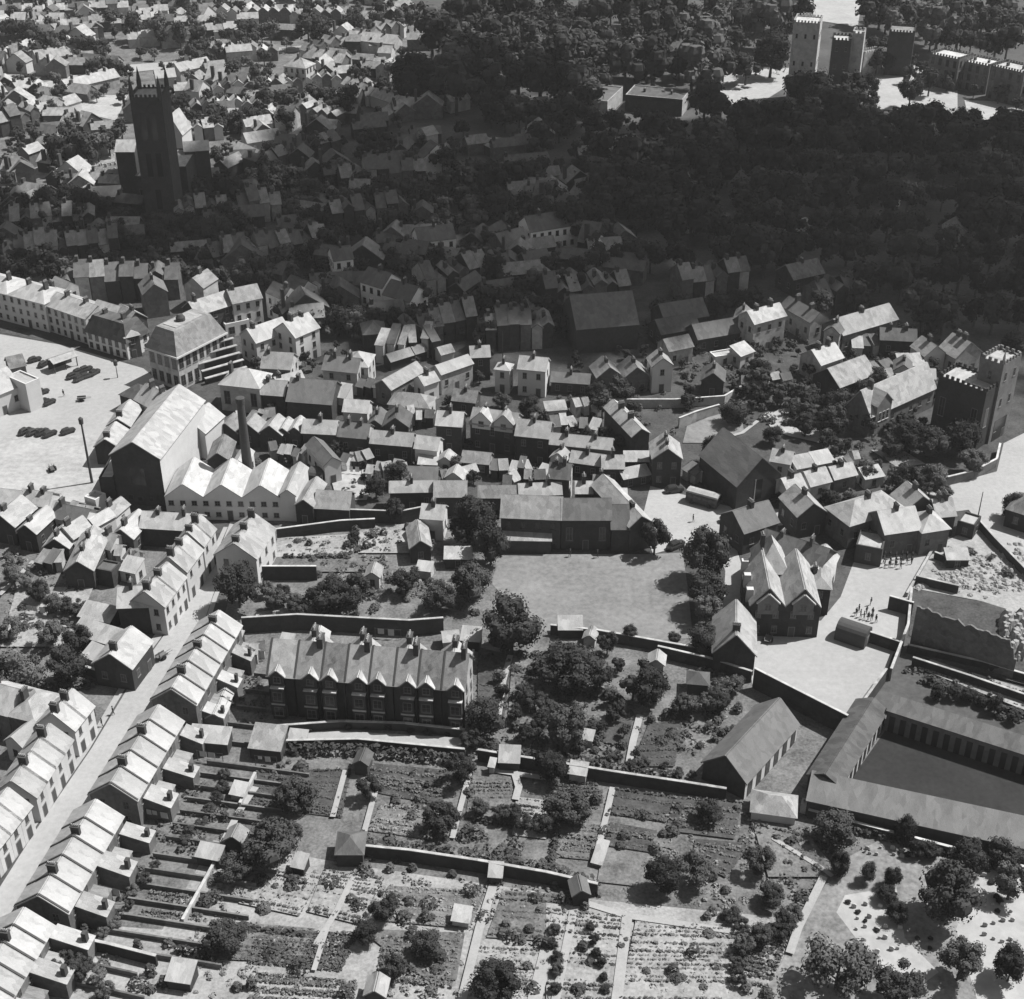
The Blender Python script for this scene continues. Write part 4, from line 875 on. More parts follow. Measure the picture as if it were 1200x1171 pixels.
for lab, pts, h, m in (
 ('high brick wall closing the bottom of the school yard', [(882,806),(990,862)], 4.2, 'br'),
 ('slanting pale-topped wall on the right of the school yard', [(1066,702),(1062,745),(1042,798)], 2.6, 'pb'),
 ('short dark wall across the school yard behind the hut', [(1014,752),(1056,766)], 2.4, 'br'),
 ('dark wall stub at the top of the yard corner', [(1040,714),(1068,722)], 3.0, 'br'),
 ('dark wall joining the high yard wall to the range', [(992,862),(1036,800)], 3.0, 'br'),
 ('short dark wall at the edge of the rubble ground', [(1072,684),(1122,696)], 1.8, 'br'),
 ('roadside wall dropping past the rubble ground', [(1142,614),(1165,640),(1200,676),(1240,715)], 1.8, 'br'),
 ('low wall bounding the rubble ground at the shed', [(1094,655),(1112,662)], 1.6, 'br'),
 ('churchyard wall curving beside the gate road', [(1098,572),(1140,562),(1166,548),(1170,530)], 2.2, 'pb'),
 ('long wall sweeping above the cottage gardens', [(690,478),(790,478),(848,474),(868,462)], 2.2, 'st'),
 ('arched pale wall along the upper lawn edge', [(795,502),(815,494),(842,486)], 2.6, 'st'),
 ('brick wall with white coping right of the factory', [(325,632),(400,622),(440,620)], 2.4, 'br'),
 ('dark wall stretching below the long mottled range', [(410,612),(470,614),(500,608)], 3.0, 'br'),
 ('dark garden wall below the top garden lawns', [(308,680),(372,680)], 3.2, 'br'),
 ('dark garden wall above the gabled terrace yards', [(285,742),(350,738),(480,745),(520,742)], 3.4, 'br'),
 ('front wall of the gabled terrace along the lane', [(318,860),(400,854),(470,856),(545,864)], 1.6, 'br'),
 ('hedge-topped wall on the near side of the lane', [(332,878),(420,876),(545,888)], 1.8, 'br'),
 ('wall along the bottom of the playing field', [(645,744),(700,750),(800,768),(862,778)], 2.2, 'br'),
 ('second wall above the thicket garden', [(770,770),(830,784),(880,800)], 2.4, 'br'),
 ('long dark wall crossing the middle of the allotments', [(560,892),(640,905),(720,918),(800,930),(850,938)], 2.4, 'br'),
 ('long dark wall crossing under the left allotments', [(428,1005),(480,1010),(560,1022),(640,1036),(700,1050)], 2.4, 'br'),
 ('outer wall following the bottom of the dark court', [(946,958),(1020,978),(1120,1004),(1230,1034)], 1.6, 'br'),
 ('pale slanting garden wall at the lower left plots', [(300,912),(282,948)], 1.2, 'st'),
 ('long pale wall ending the terrace plots', [(262,1000),(240,1040),(215,1085)], 1.2, 'st'),
 ('low wall under the lowest terrace plots', [(70,1105),(130,1118),(185,1132)], 2.0, 'br'),
 ('wall bounding the left gardens from the street houses', [(62,775),(100,790),(128,800)], 1.8, 'br'),
 ('dark wall below the left garden trees', [(30,820),(66,832),(112,840)], 1.6, 'br'),
 ('garden terrace wall beside the right-hand strips', [(1068,780),(1130,800),(1240,838)], 1.8, 'br'),
 ('lower terrace wall above the arched range', [(1062,765),(1150,785),(1240,812)], 1.8, 'br'),
 ('market place boundary wall right of the street mast', [(125,585),(140,545),(150,515)], 1.8, 'br'),
 ('pale kerb wall along the yard of the right group', [(1062,700),(1092,648)], .9, 'st'),
 ('narrow wall beside the long path by the field', [(555,770),(545,830),(540,862)], 1.6, 'pb')):
    wallrun(lab, pts, h, m=m)
for lab, pts, h, wd in (('dark hedge crossing the top of the allotments', [(335,882),(430,884),(540,896)],2.2,1.8),('clipped hedge right of the allotment trees', [(560,880),(640,892),(700,902),(800,918)],2.2,1.8),('dark hedge under the left allotments', [(425,995),(480,1000),(560,1012),(640,1026),(700,1044)],2.6,2.0),
  ('thick hedge above the dark court outer wall', [(960,965),(1100,1000),(1200,1026)],1.4,1.2),('hedge along the upper garden wall', [(330,655),(400,655),(440,640)],1.2,1.0),('short hedge in the lower left plots', [(205,1115),(250,1125)],1.6,1.2),
  ('hedge beside the right-hand strip garden', [(1080,800),(1160,828),(1240,855)],1.3,1.2),('hedge bounding the far left gardens', [(0,820),(60,810),(110,805)],2,1.5),('hedge by the last allotments', [(250,1085),(360,1098)],1.0,.9),('low hedge between the middle plots', [(555,962),(640,975)],1.2,1.0),('dark hedge beside the pale plot path', [(655,960),(645,1020)],1.4,1.0)):
    hedge(lab, pts, h, wd)

DK, HK = 1, 1
for d_, a, b_, n, dd, hh in (('of the sheds under the small gabled row',(318,528),(360,534),5,3,2.6),('of the sheds beside the small chapel',(400,540),(440,536),4,3,2.4),('of the sheds below the dark slate houses',(430,552),(480,550),5,3,2.6),
 ('of the low sheds at the pale alley foot',(488,556),(540,566),5,3,2.6),('of the sheds in the deep shade yard',(575,548),(640,552),6,3,2.6),('of the sheds behind the two-stack cottage',(590,566),(640,562),4,3,2.5),('of the sheds above the slate row house',(648,500),(700,500),5,3,2.6),
 ('of the sheds behind the slanting pair',(675,478),(706,480),3,3,2.6),('of the lean-tos right of the dark tall house',(800,548),(826,556),3,3,2.5),('of the garden sheds by the twin sheds',(985,545),(1010,530),3,2.6,2.3),
 ('of the huts among the upper right gardens',(870,452),(930,446),5,3,2.6),('of the sheds under the long shaded roof',(1000,408),(1060,402),5,3.5,3),('of the outhouses near the timbered range',(1010,438),(1085,428),5,3.5,3.4),('of the cottages at the church foot',(1040,446),(1096,440),4,4,3.6),
 ('of the outhouses in the cluster below the market hall',(280,488),(322,492),4,3.5,3),('of the outhouses right of the dark-roofed hall',(408,450),(446,456),4,3.5,3.2),('of the sheds under the mottled long roof',(470,486),(508,488),4,3,3),('of the houses behind the wide hipped house',(440,402),(520,398),6,6,5),
 ('of the sheds in the left cluttered yard',(136,650),(165,656),3,3,2.4),('of the sheds along the left gabled houses',(40,660),(74,664),3,3,2.4),('of the huts in the rubble ground corner',(60,598),(110,600),5,3,2.6),
 ('of the sheds at the top of the upper terrace yards',(275,762),(312,768),4,2.6,2.2),('of the privies behind the upper terrace block',(262,800),(240,850),4,2.4,2.1)):
    row(d_, a, b_, n, dd, hh, random.Random(hash_(d_)).choice('gmg'), scat=True, W=('br','br','st','wh'), Rf=('sl','ls','wr','ds'), ch=0, win=0, var=.4, what='shed', name='shed', cat='shed', grp=None)
# high dark ruined wall below the rubble ground
A, Bp = at(1066,757), at(1186,796); u = Bp-A; L = u.length
hw = thing('ruined_wall', 'high dark ruined wall with a ragged top below the rubble ground', 'wall', A, math.atan2(u.y,u.x)); b = MB(); n = 40
tp = [8.6-1.2*(k/n)+.8*noise.noise(Vector((k*.35, 2, 7)))+.35*noise.noise(Vector((k*1.7, 5, 1)))-(1.2 if k > 36 else 0)-(2 if k > 38 else 0) for k in range(n+1)]
for k in range(n):
    x0, x1 = L*k/n, L*(k+1)/n; oy = [.12*noise.noise(Vector((q*.8, 9, 3))) for q in (k, k+1)]
    b.solid([(x0,oy[0]-.3,0),(x1,oy[1]-.3,0),(x1,.4,0),(x0,.4,0),(x0,oy[0],tp[k]),(x1,oy[1],tp[k+1]),(x1,.4,tp[k+1]),(x0,.4,tp[k])], [(0,1,5,4),(2,3,7,6),(4,5,6,7)]+([(3,0,4,7)] if k == 0 else [])+([(1,2,6,5)] if k == n-1 else []), 'pb')
ob('brickwork', b, hw)
b = MB()
for i in range(420):
    u = R.random(); p = at(1176+R.uniform(0,24), 724+R.uniform(0,50)) if i < 70 else at(*(lambda a, b_: (1075+a*125, 690-40*a*(1-b_)+(b_*30*a)-b_*(1-a)*8))(R.random(), R.random()-.35)); r = R.uniform(.4,1.5) if i < 70 else R.uniform(.2,.9); k_ = len(b.v)
    for la in range(3):
        for j in range(6): a = 6.283*j/6+R.random()*.5; rr = r*(1,.8,.35)[la]*R.uniform(.7,1.2); b.v.append((p.x+rr*math.cos(a), p.y+rr*math.sin(a), (0,.5,1.1)[la]*r*(1.6 if i < 70 else .7)))
    for la in range(2):
        for j in range(6): b.f.append((k_+la*6+j, k_+la*6+(j+1)%6, k_+(la+1)*6+(j+1)%6, k_+(la+1)*6+j)); b.m.append(b.mi('rub'))
    b.f.append(tuple(k_+12+j for j in range(6))); b.m.append(0)
tag(ob('rubble', b), 'pale broken rubble strewn above and beside the high dark wall', 'rubble', kind='stuff')
# ================================================================ CHURCH, CASTLE, FAR TOWN
def pinn(o, L, d, h, k='st', s=1.0):
    for x, y in ((.5,.5),(L-.5,.5),(.5,d-.5),(L-.5,d-.5)):
        b = MB(); b.lathe([(.75*s,h-1),(.7*s,h+2*s),(.05,h+6*s)], 6, k, x, y); ob('pinnacle', b, o)
tw, L = B('great dark church tower with corner pinnacles', (152,116), (189,116), 11, 39, 'F', W='br', Rf='sl', ch=0, win=0, name='church_tower', cat='tower'); pinn(tw, L, 11, 39.5, 'br')
for z0, hh in ((6,6),(16,7),(27,8)):
    for x in ((.34,.66) if z0 > 10 else (.5,)):
        b = MB(); b.box(-.8, -.06, 0, .8, .02, hh, 'gl'); ob('belfry_window', b, tw, (L*x,0,z0))
B('dark church nave standing in front of the great tower', (158,208), (196,209), 12, 12, 'f', W='br', Rf='ds', ch=0, win=2, flo=1, wsz=(1.4,4), name='church', cat='church')
B('pale roofed north transept left of the great tower', (135,178), (157,178), 8, 15, 'g', r=2.5, W='br', Rf='wr', ch=0, win=0, name='transept', cat='church')
B('bright roofed chancel right of the great tower', (192,197), (218,197), 18, 14, 'f', W='br', Rf='ls', ch=0, win=0, name='chancel', cat='church')
B('long pale roofed aisle stretching right of the chancel', (216,178), (245,176), 7, 15, 'g', r=2, W='br', Rf='ls', ch=0, win=0, name='aisle', cat='church')
B('white gabled chapel behind the chancel', (190,157), (213,158), 9, 14, 'x', r=6, W='wh', Rf='wr', ch=0, win=0, name='chapel', cat='chapel')
# castle
ct, L = B('tall battlemented castle tower with a bright right edge', (930,27), (961,29), 11, 30, 'F', W='st', Rf='ls', ch=0, win=2, flo=3, wsz=(.8,1.6), name='castle_tower', cat='tower')
B('lower twin-towered castle gatehouse right of the tall tower', (976,48), (998,49), 9, 20, 'F', W='br', Rf='ls', ch=0, win=2, flo=3, name='gatehouse', cat='castle')
B('slim castle turret at the gatehouse right side', (999,40), (1013,41), 7, 22, 'F', W='st', Rf='ls', ch=0, win=0, name='turret', cat='castle')
B('short castle curtain wall block between turret and dark tower', (1013,64), (1034,60), 4, 9, 'F', W='st', Rf='ls', ch=0, win=0, name='curtain_wall', cat='castle')
B('broad shaded castle tower beyond the lawn', (1042,38), (1072,40), 12, 17, 'F', W='br', Rf='sl', ch=0, win=0, name='castle_tower', cat='tower')
for i, (a, b_, h, Lb) in enumerate((((1090,64),(1124,71),12,'first'),((1125,72),(1160,79),10.5,'second'),((1161,78),(1200,87),12.5,'third'),((1201,88),(1250,98),11,'fourth'))):
    B(f'{Lb} battlemented block from the left of the long castle range', a, b_, 11, h, 'F', W='pb', Rf='st', ch=2 if i else 0, win=2, flo=3, wsz=(1.4,2.6), name='castle_range', cat='castle', door=False, grp='long castle range', fr='br')
B('left wing of the dark walled building with pale parapet', (712,120), (730,103), 14, 5.5, 'f', W='st', Rf='ds', ch=0, win=0, name='mansion', cat='mansion')
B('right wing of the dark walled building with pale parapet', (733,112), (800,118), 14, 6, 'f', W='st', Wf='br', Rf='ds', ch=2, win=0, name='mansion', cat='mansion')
# named far buildings
DK, HK = .85, .85
Fa = [
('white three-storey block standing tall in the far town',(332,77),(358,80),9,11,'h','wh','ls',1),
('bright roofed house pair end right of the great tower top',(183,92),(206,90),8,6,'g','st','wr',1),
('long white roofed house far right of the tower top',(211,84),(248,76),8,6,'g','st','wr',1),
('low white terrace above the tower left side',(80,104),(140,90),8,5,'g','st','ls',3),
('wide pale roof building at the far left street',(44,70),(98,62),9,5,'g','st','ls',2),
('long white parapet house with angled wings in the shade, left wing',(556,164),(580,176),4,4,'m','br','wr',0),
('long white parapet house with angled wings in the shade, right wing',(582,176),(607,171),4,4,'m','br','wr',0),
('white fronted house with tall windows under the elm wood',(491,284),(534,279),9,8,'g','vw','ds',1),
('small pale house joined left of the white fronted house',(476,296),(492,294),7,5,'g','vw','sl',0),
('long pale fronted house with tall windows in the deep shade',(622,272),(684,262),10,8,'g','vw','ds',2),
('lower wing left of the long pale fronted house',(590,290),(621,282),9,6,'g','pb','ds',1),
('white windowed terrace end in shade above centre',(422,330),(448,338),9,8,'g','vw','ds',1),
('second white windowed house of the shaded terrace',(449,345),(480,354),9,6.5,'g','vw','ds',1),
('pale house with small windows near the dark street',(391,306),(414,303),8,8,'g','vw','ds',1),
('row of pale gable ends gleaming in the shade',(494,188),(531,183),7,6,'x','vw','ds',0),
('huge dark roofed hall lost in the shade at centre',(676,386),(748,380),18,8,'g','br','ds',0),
('dark long roof right of the great shaded hall',(780,378),(830,370),10,6,'g','br','ds',0),
('dim long roof high in the right wood',(740,222),(810,214),10,6,'g','pb','sl',0),
('dim small roof left of the high long roof',(665,230),(690,238),8,6,'g','pb','sl',0),
('bright roofed long house below the dark round wood',(528,120),(551,115),6,5,'g','st','wr',0),
('pale little house at the end of the wood lane',(628,121),(643,120),5,4,'g','wh','wr',0),
('pale roofed house behind the church right transept',(290,168),(330,162),8,6,'g','st','ls',0),
('white gable below the pale roof right of the church',(272,176),(296,186),7,5,'g','wh','wr',0),
('dim wide roof under the church right side',(258,232),(305,226),10,6,'g','pb','ds',0),
('pale slate roof tucked beneath the church aisle',(240,208),(258,206),6,5,'g','pb','sl',0),
('tiny white cottage alone in the dark at left centre',(358,272),(378,272),5,4,'g','vw','wr',0),
('grey hipped house in shade above the centre alley',(426,392),(452,390),8,6,'h','br','ds',0),
('thin pale roofed sheds in line above centre, left piece',(458,424),(484,416),4,3,'g','br','sl',0),
('thin pale roofed sheds in line above centre, right piece',(487,415),(500,411),4,3,'g','br','sl',0),
('small pale curved roof at the shade edge above centre',(517,416),(532,412),4,3,'g','wh','ls',0),
('steep pale gable rising above the market hall',(216,334),(238,338),8,8,'x','st','sl',1),
('second steep gable behind the market terrace',(168,346),(196,342),9,8,'x','pb','ds',1),
('white chimneyed house by the far right bright terrace',(400,16),(425,22),8,7,'g','wh','wr',2),
('pale block of houses at the top beside the wood',(405,46),(462,52),9,6,'g','st','ls',2),
('bright low terrace curling beneath the round wood',(400,98),(432,112),7,5,'g','wh','wr',3),
('second bright piece of the curling low terrace',(434,112),(462,122),7,5,'g','wh','wr',3),
('third bright piece of the curling low terrace',(464,122),(500,126),7,5,'g','wh','ls',2),
('tall thin pale gable in the shade below the terrace curl',(488,156),(500,160),6,8,'x','st','sl',0),
('thin pale gable wall high in the dark wood',(903,190),(910,191),3,5,'x','vw','ls',0),
('short pale roofed hut at the wood middle',(928,269),(952,264),4,3,'m','vw','wr',0),
('tiny bright hut alone in the wood right of centre',(1046,232),(1055,233),3,3,'x','vw','wr',0),
('bright little gable left of the shaded hall',(608,380),(622,380),5,5,'x','vw','ls',0),
('small pale double gable in the shade above centre',(690,290),(708,292),6,5,'x','vw','ls',0),
('pale cottage peeping from trees below the mansion',(800,262),(815,260),4,4,'m','vw','wr',0),
('little pale ruin at the near edge of the castle wood',(738,205),(752,206),4,4,'f','st','sl',0),
]
for q in Fa: B(q[0], q[1], q[2], q[3], q[4], q[5], W=q[6], Rf=q[7], ch=q[8], chpos=[.5] if q[8]==1 else None, win=1 if q[6] in ('wh','vw') and q[4]>6 else 0, fr='br', door=False)
# rows of far houses
TW, TR = ('br','pb','st','wh','pb'), ('sl','ls','sl','ds','wr','ls')
FR = [('of the topmost far row above the church',(0,14),(150,6),12,7,5.5),('of the second far row above the church',(5,34),(190,22),15,7,5),('of the far row behind the pale wide roof',(150,44),(300,34),12,7,5.5),
('of the far row above the tall white block',(230,14),(400,18),14,7,5.5),('of the row leading right to the tall white block',(215,60),(325,58),9,7,5.5),('of the row below the tall white block',(250,104),(400,92),13,7,5),
('of the row left of the great tower pinnacles',(0,62),(44,60),4,7,5),('of the far left row above the graveyard',(0,142),(60,128),5,8,6),('of the row curving right of the chancel roof',(225,128),(330,118),9,7,5.5),
('of the row above the curling bright terrace',(355,66),(400,74),4,7,5),('of the far row right of the tall white block',(362,60),(470,32),9,7,5.5),('of the row beneath the round wood',(340,126),(395,136),5,7,5),('of the row behind the chancel gable',(215,150),(262,146),4,7,5.5),('of the far left row beside the pale street',(0,108),(40,100),4,7,5)]
for d_, a, b_, n, dd, hh in FR:
    row(d_, a, b_, n, dd, hh, random.Random(hash_(d_)).choice('gx'), W=TW, Rf=TR, ch=1, win=0, far=True, var=1.0, what='far house', grp='far town houses', stuff=n < 9)
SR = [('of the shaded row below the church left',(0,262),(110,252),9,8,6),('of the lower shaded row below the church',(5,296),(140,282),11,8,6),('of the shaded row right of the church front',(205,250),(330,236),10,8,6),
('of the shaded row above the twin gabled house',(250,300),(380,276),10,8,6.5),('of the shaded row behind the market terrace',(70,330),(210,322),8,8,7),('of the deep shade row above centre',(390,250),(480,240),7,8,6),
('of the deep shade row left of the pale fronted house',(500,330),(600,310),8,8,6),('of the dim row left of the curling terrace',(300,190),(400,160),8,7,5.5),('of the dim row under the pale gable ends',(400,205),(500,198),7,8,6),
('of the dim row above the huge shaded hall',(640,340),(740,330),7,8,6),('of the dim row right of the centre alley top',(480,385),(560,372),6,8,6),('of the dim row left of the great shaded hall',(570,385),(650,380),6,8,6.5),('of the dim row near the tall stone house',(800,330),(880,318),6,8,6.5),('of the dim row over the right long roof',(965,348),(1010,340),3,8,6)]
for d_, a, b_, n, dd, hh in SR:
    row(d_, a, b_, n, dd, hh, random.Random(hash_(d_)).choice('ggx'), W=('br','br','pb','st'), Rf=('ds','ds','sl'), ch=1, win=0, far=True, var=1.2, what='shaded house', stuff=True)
DK, HK = 1, 1
def pin(P, x, y):
    ins = False
    for i in range(len(P)):
        a, c = P[i], P[(i+1)%len(P)]
        if (a[1] > y) != (c[1] > y) and x < (c[0]-a[0])*(y-a[1])/(c[1]-a[1])+a[0]: ins = not ins
    return ins
R.seed(99)
AV = [(152,190,70,245),(120,250,150,215),(320,365,55,110),(84,150,112,142),(555,610,150,180),(488,540,268,300),(620,688,255,290),(420,485,318,362),(670,755,340,400),(190,250,150,200),(80,140,185,225),(695,812,92,142)]
def fill_houses(poly, n, W, Rf, sz):
    xs = [p[0] for p in poly]; ys = [p[1] for p in poly]; k = 0
    while k < n:
        x, y = R.uniform(min(xs), max(xs)), R.uniform(min(ys), max(ys))
        if not pin(poly, x, y): continue
        k += 1
        if any(a < x < b and c < y < d for a, b, c, d in AV): continue
        stuff_house(at(x, y), R.choice((0,.35,-.3,.2,1.2))+R.uniform(-.2,.2), R.uniform(*sz)*.85, R.uniform(4.6,6.8), R.uniform(3.4,5.4), R.choice(W), R.choice(Rf), R.choice('gggx'))
def fill_trees(poly, n, w0, w1, ms):
    xs = [p[0] for p in poly]; ys = [p[1] for p in poly]; k = 0
    while k < n:
        x, y = R.uniform(min(xs), max(xs)), R.uniform(min(ys), max(ys))
        if not pin(poly, x, y): continue
        k += 1
        if any(a < x < b and c < y < d for a, b, c, d in AV): continue
        wood_tree(x, y, R.uniform(w0, w1), R.choice(ms), R.uniform(.8,1.1), 240)
TLP = [(-20,-14),(470,-14),(480,60),(540,120),(480,150),(330,165),(230,200),(100,240),(-20,250)]
fill_houses(TLP, 210, ('br','pb','st','wh','pb'), ('sl','ls','sl','ds','wr'), (6,13)); fill_trees(TLP, 380, 11, 26, ('le','ly','le','lp'))
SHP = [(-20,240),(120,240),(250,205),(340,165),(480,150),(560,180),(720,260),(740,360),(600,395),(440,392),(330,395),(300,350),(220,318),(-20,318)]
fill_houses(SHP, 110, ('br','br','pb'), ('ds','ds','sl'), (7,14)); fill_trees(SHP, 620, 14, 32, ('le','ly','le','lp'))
fill_trees([(540,110),(700,140),(840,150),(840,270),(700,260),(540,175)], 75, 24, 44, ('le','ly'))
fill_houses([(560,170),(720,180),(800,250),(640,290),(560,240)], 22, ('br','pb','st'), ('ds','sl'), (8,18))
CEN = [(300,395),(690,415),(850,380),(1000,360),(1090,420),(1000,520),(860,470),(690,520),(640,560),(430,560),(300,520)]
fill_trees(CEN, 170, 9, 20, ('le','ly'))
fill_trees([(690,440),(860,440),(1000,400),(1100,430),(1180,520),(1000,540),(930,500),(860,480),(690,490)], 75, 14, 30, ('le','ly'))
fill_trees([(560,760),(650,760),(880,800),(860,830),(700,900),(570,880)], 26, 18, 34, ('le','ly','lp'))
# ================================================================ TREES
T = [
('broad dark tree filling the corner by the right terrace top',278,684,58,'d',1.0),('rounded tree in the walled garden left of centre',383,692,52,'r',1.0),('loose tree to the right of the rounded garden tree',412,690,46,'l',1.0),
('small pale tree near the upper garden lawn',322,702,30,'p',1.0),('tall dark elm rising left of the playing field',556,606,60,'d',1.15),('elm just behind the tallest elm by the field',575,632,44,'r',1.4),('leafy tree below the tall elms',552,680,56,'r',.95),
('dark tree left below the tall elms',516,694,50,'r',1),('dense tree at the lower left corner of the playing field',600,732,70,'r',1.05),('small tree between elms and garden house',475,676,42,'l',1),('tree beside the bright end gable of the school',768,626,42,'l',1.2),
('big pale-topped tree on the right of the playing field',829,646,62,'r',1.15),('second tree of the line right of the field',826,690,46,'d',1.1),('third tree of the line right of the field',829,716,38,'p',1.0),('lowest tree of the line right of the field',830,744,46,'r',1.0),
('little round tree at the bottom of the field',738,742,20,'d',1.2),('little round tree at the lower right of the field',791,746,16,'r',1.2),('small tree at the field bottom wall left of the round one',712,752,30,'l',1.1),('big spreading tree in the thicket below the field',668,778,70,'r',.9),
('dark tree beside the white gabled summer house',762,806,44,'d',1.1),('tree left of the dark square plot in the thicket',700,790,40,'l',1),('large leafy tree at the bottom of the thicket',666,848,60,'r',1.05),('tree at the foot of the narrow long path',568,838,50,'r',1.0),
('tree just right of the lane end',555,866,30,'l',1),('tree above the hedge by the white roofed hut',540,900,40,'l',1.1),('dark tree between hut and glass lean-to',645,898,42,'d',1),('broad tree below the glass lean-to',668,940,58,'r',.9),
('round tree in the upper left allotment',345,928,56,'r',.95),('tree beside the middle allotment hedge path',517,958,44,'l',1),('small tree left of the middle allotment path',432,920,34,'l',1.2),('large spreading trees crown in the lower left allotments',314,986,72,'r',.95),
('tree touching the terrace plots end shed',275,1012,46,'r',1),('pale tree at the right of the spreading crown',342,975,34,'p',1),('tree in the lower left open gardens',264,1094,52,'r',.9),('pale fruit tree left of the grey plot',448,1062,42,'l',1.0),
('dark fruit tree beneath the pale fruit tree',428,1092,30,'d',1),('dark fruit tree beside the square grey plot',500,1106,40,'r',.9),('small fruit tree near the left path',462,1132,32,'l',1),('big tree at the bottom edge centre',582,1148,64,'r',.95),
('dense tree right of the glazed frame',776,1026,50,'d',.9),('pale tree joined right of the dense tree',812,1018,46,'p',1),('round bush-like tree in the right allotments',832,948,36,'r',1),('tree near the range white block',890,1010,38,'l',1),
('shrub-like tree right of the allotment corner',905,1046,34,'r',1),('broad tree beside the dark court corner',980,968,56,'r',.85),('tall narrow yew nearest the allotments',985,1010,27,'y',1.5),('second dark yew in the burial ground',1017,1018,26,'y',1.4),
('third dark yew in the burial ground',1047,1024,28,'y',1.3),('small dark conifer above the pale graves',1062,972,36,'d',1),('great dark tree in the middle of the burial ground',1112,1046,84,'r',.95),('dark tree above right of the great burial ground tree',1136,1000,46,'d',1),
('tree under the arched court wall at right',1180,1000,42,'r',1),('loose feathery tree in the lower burial ground',1128,1122,62,'p',1.1),('dark round tree at the bottom right corner',1186,1130,52,'d',1),('wide pale-leaved tree at the bottom by the path',985,1130,84,'p',.9),
('second wide tree at the bottom near the path',1050,1150,66,'l',.9),('small dark yew below the three yews',1052,1068,30,'y',1.0),('dark low tree left of the lower graves',1040,1046,26,'d',1),('pale tree at the right edge of the burial ground',1186,1034,50,'p',1),
('round pale tree at the far left edge gardens',18,782,68,'q',1.0),('rounded tree right of the far left tree',78,778,46,'r',1.1),('tree filling the left gardens behind the gabled house',58,742,44,'p',.9),('tree beside the long pale low roof',90,748,36,'l',.9),
('small tree at the left edge below rubble ground',8,735,36,'p',1),('lumpy tree next to the dark gable of the left gardens',46,690,30,'p',1),('dark shrub tree by the street corner pavement',272,655,0,'r',1),
('tree before the tall stone house',890,432,30,'d',1),('pale tree in the cottage garden circle',945,495,34,'r',1),('dark tree left of the garden circle',906,508,26,'d',1),('tree right of the garden circle below the broad roof',978,488,44,'r',1.1),
('dark tree behind the slate chapel',836,524,30,'d',1.3),('tree by the long sweeping wall',860,480,34,'r',1),('round tree in front of the church nave left side',1066,506,46,'d',1),('leafy tree below the round church tree',1092,516,42,'r',1),
('tree below the timbered range',1045,520,30,'r',1),('pair of trees beneath the church, left one',1064,560,42,'r',1),('pair of trees beneath the church, right one',1096,556,42,'p',.95),('pale scrub tree at the churchyard corner',1140,540,36,'p',.9),('dark tree against the church wall',1130,510,44,'d',1.1),
('small tree among the cottages by the chapel',972,586,30,'d',1),('tree in the lane gardens near the third cottage',940,590,20,'d',1),('round tree below the ruined pale gables',728,455,34,'r',1),('dark garden tree left of the round one',700,462,30,'d',1),
('shrubby tree in the centre garden',588,468,22,'r',1),('dark tree beside the centre garden shrub',620,474,30,'d',.9),('tree in the yard by the small chapel',468,552,34,'r',1),('dark tree below the yard tree',440,570,30,'d',1),('tree beside the narrow white roof',462,596,28,'r',1.2),
('tree at the top of the walled garden wall',414,628,18,'r',1.2),('round tree on the dark upper town edge',486,84,66,'d',.95),('big rounded tree at the far right of the shade',1092,366,46,'r',1),('tree left of the small lit far house',1060,268,40,'d',1),
('dark tree at the right edge behind the church tower',1190,400,34,'r',1),('dark tree mass at the right edge of the road',1190,590,36,'d',1),('tall tree in front of the castle lawn gap',1068,104,30,'l',1.3),('pale leaved tree standing at the castle wood top left',866,20,44,'q',1.2),
('dark tree at the middle of the castle lawns',1020,96,26,'d',1.2),('tree under the main castle tower',950,108,60,'d',.9),('tree at the left foot of the main castle tower',905,58,50,'d',1.1)]
for q in T:
    if q[3]: tree(q[0], q[1], q[2], q[3], q[4], q[5])
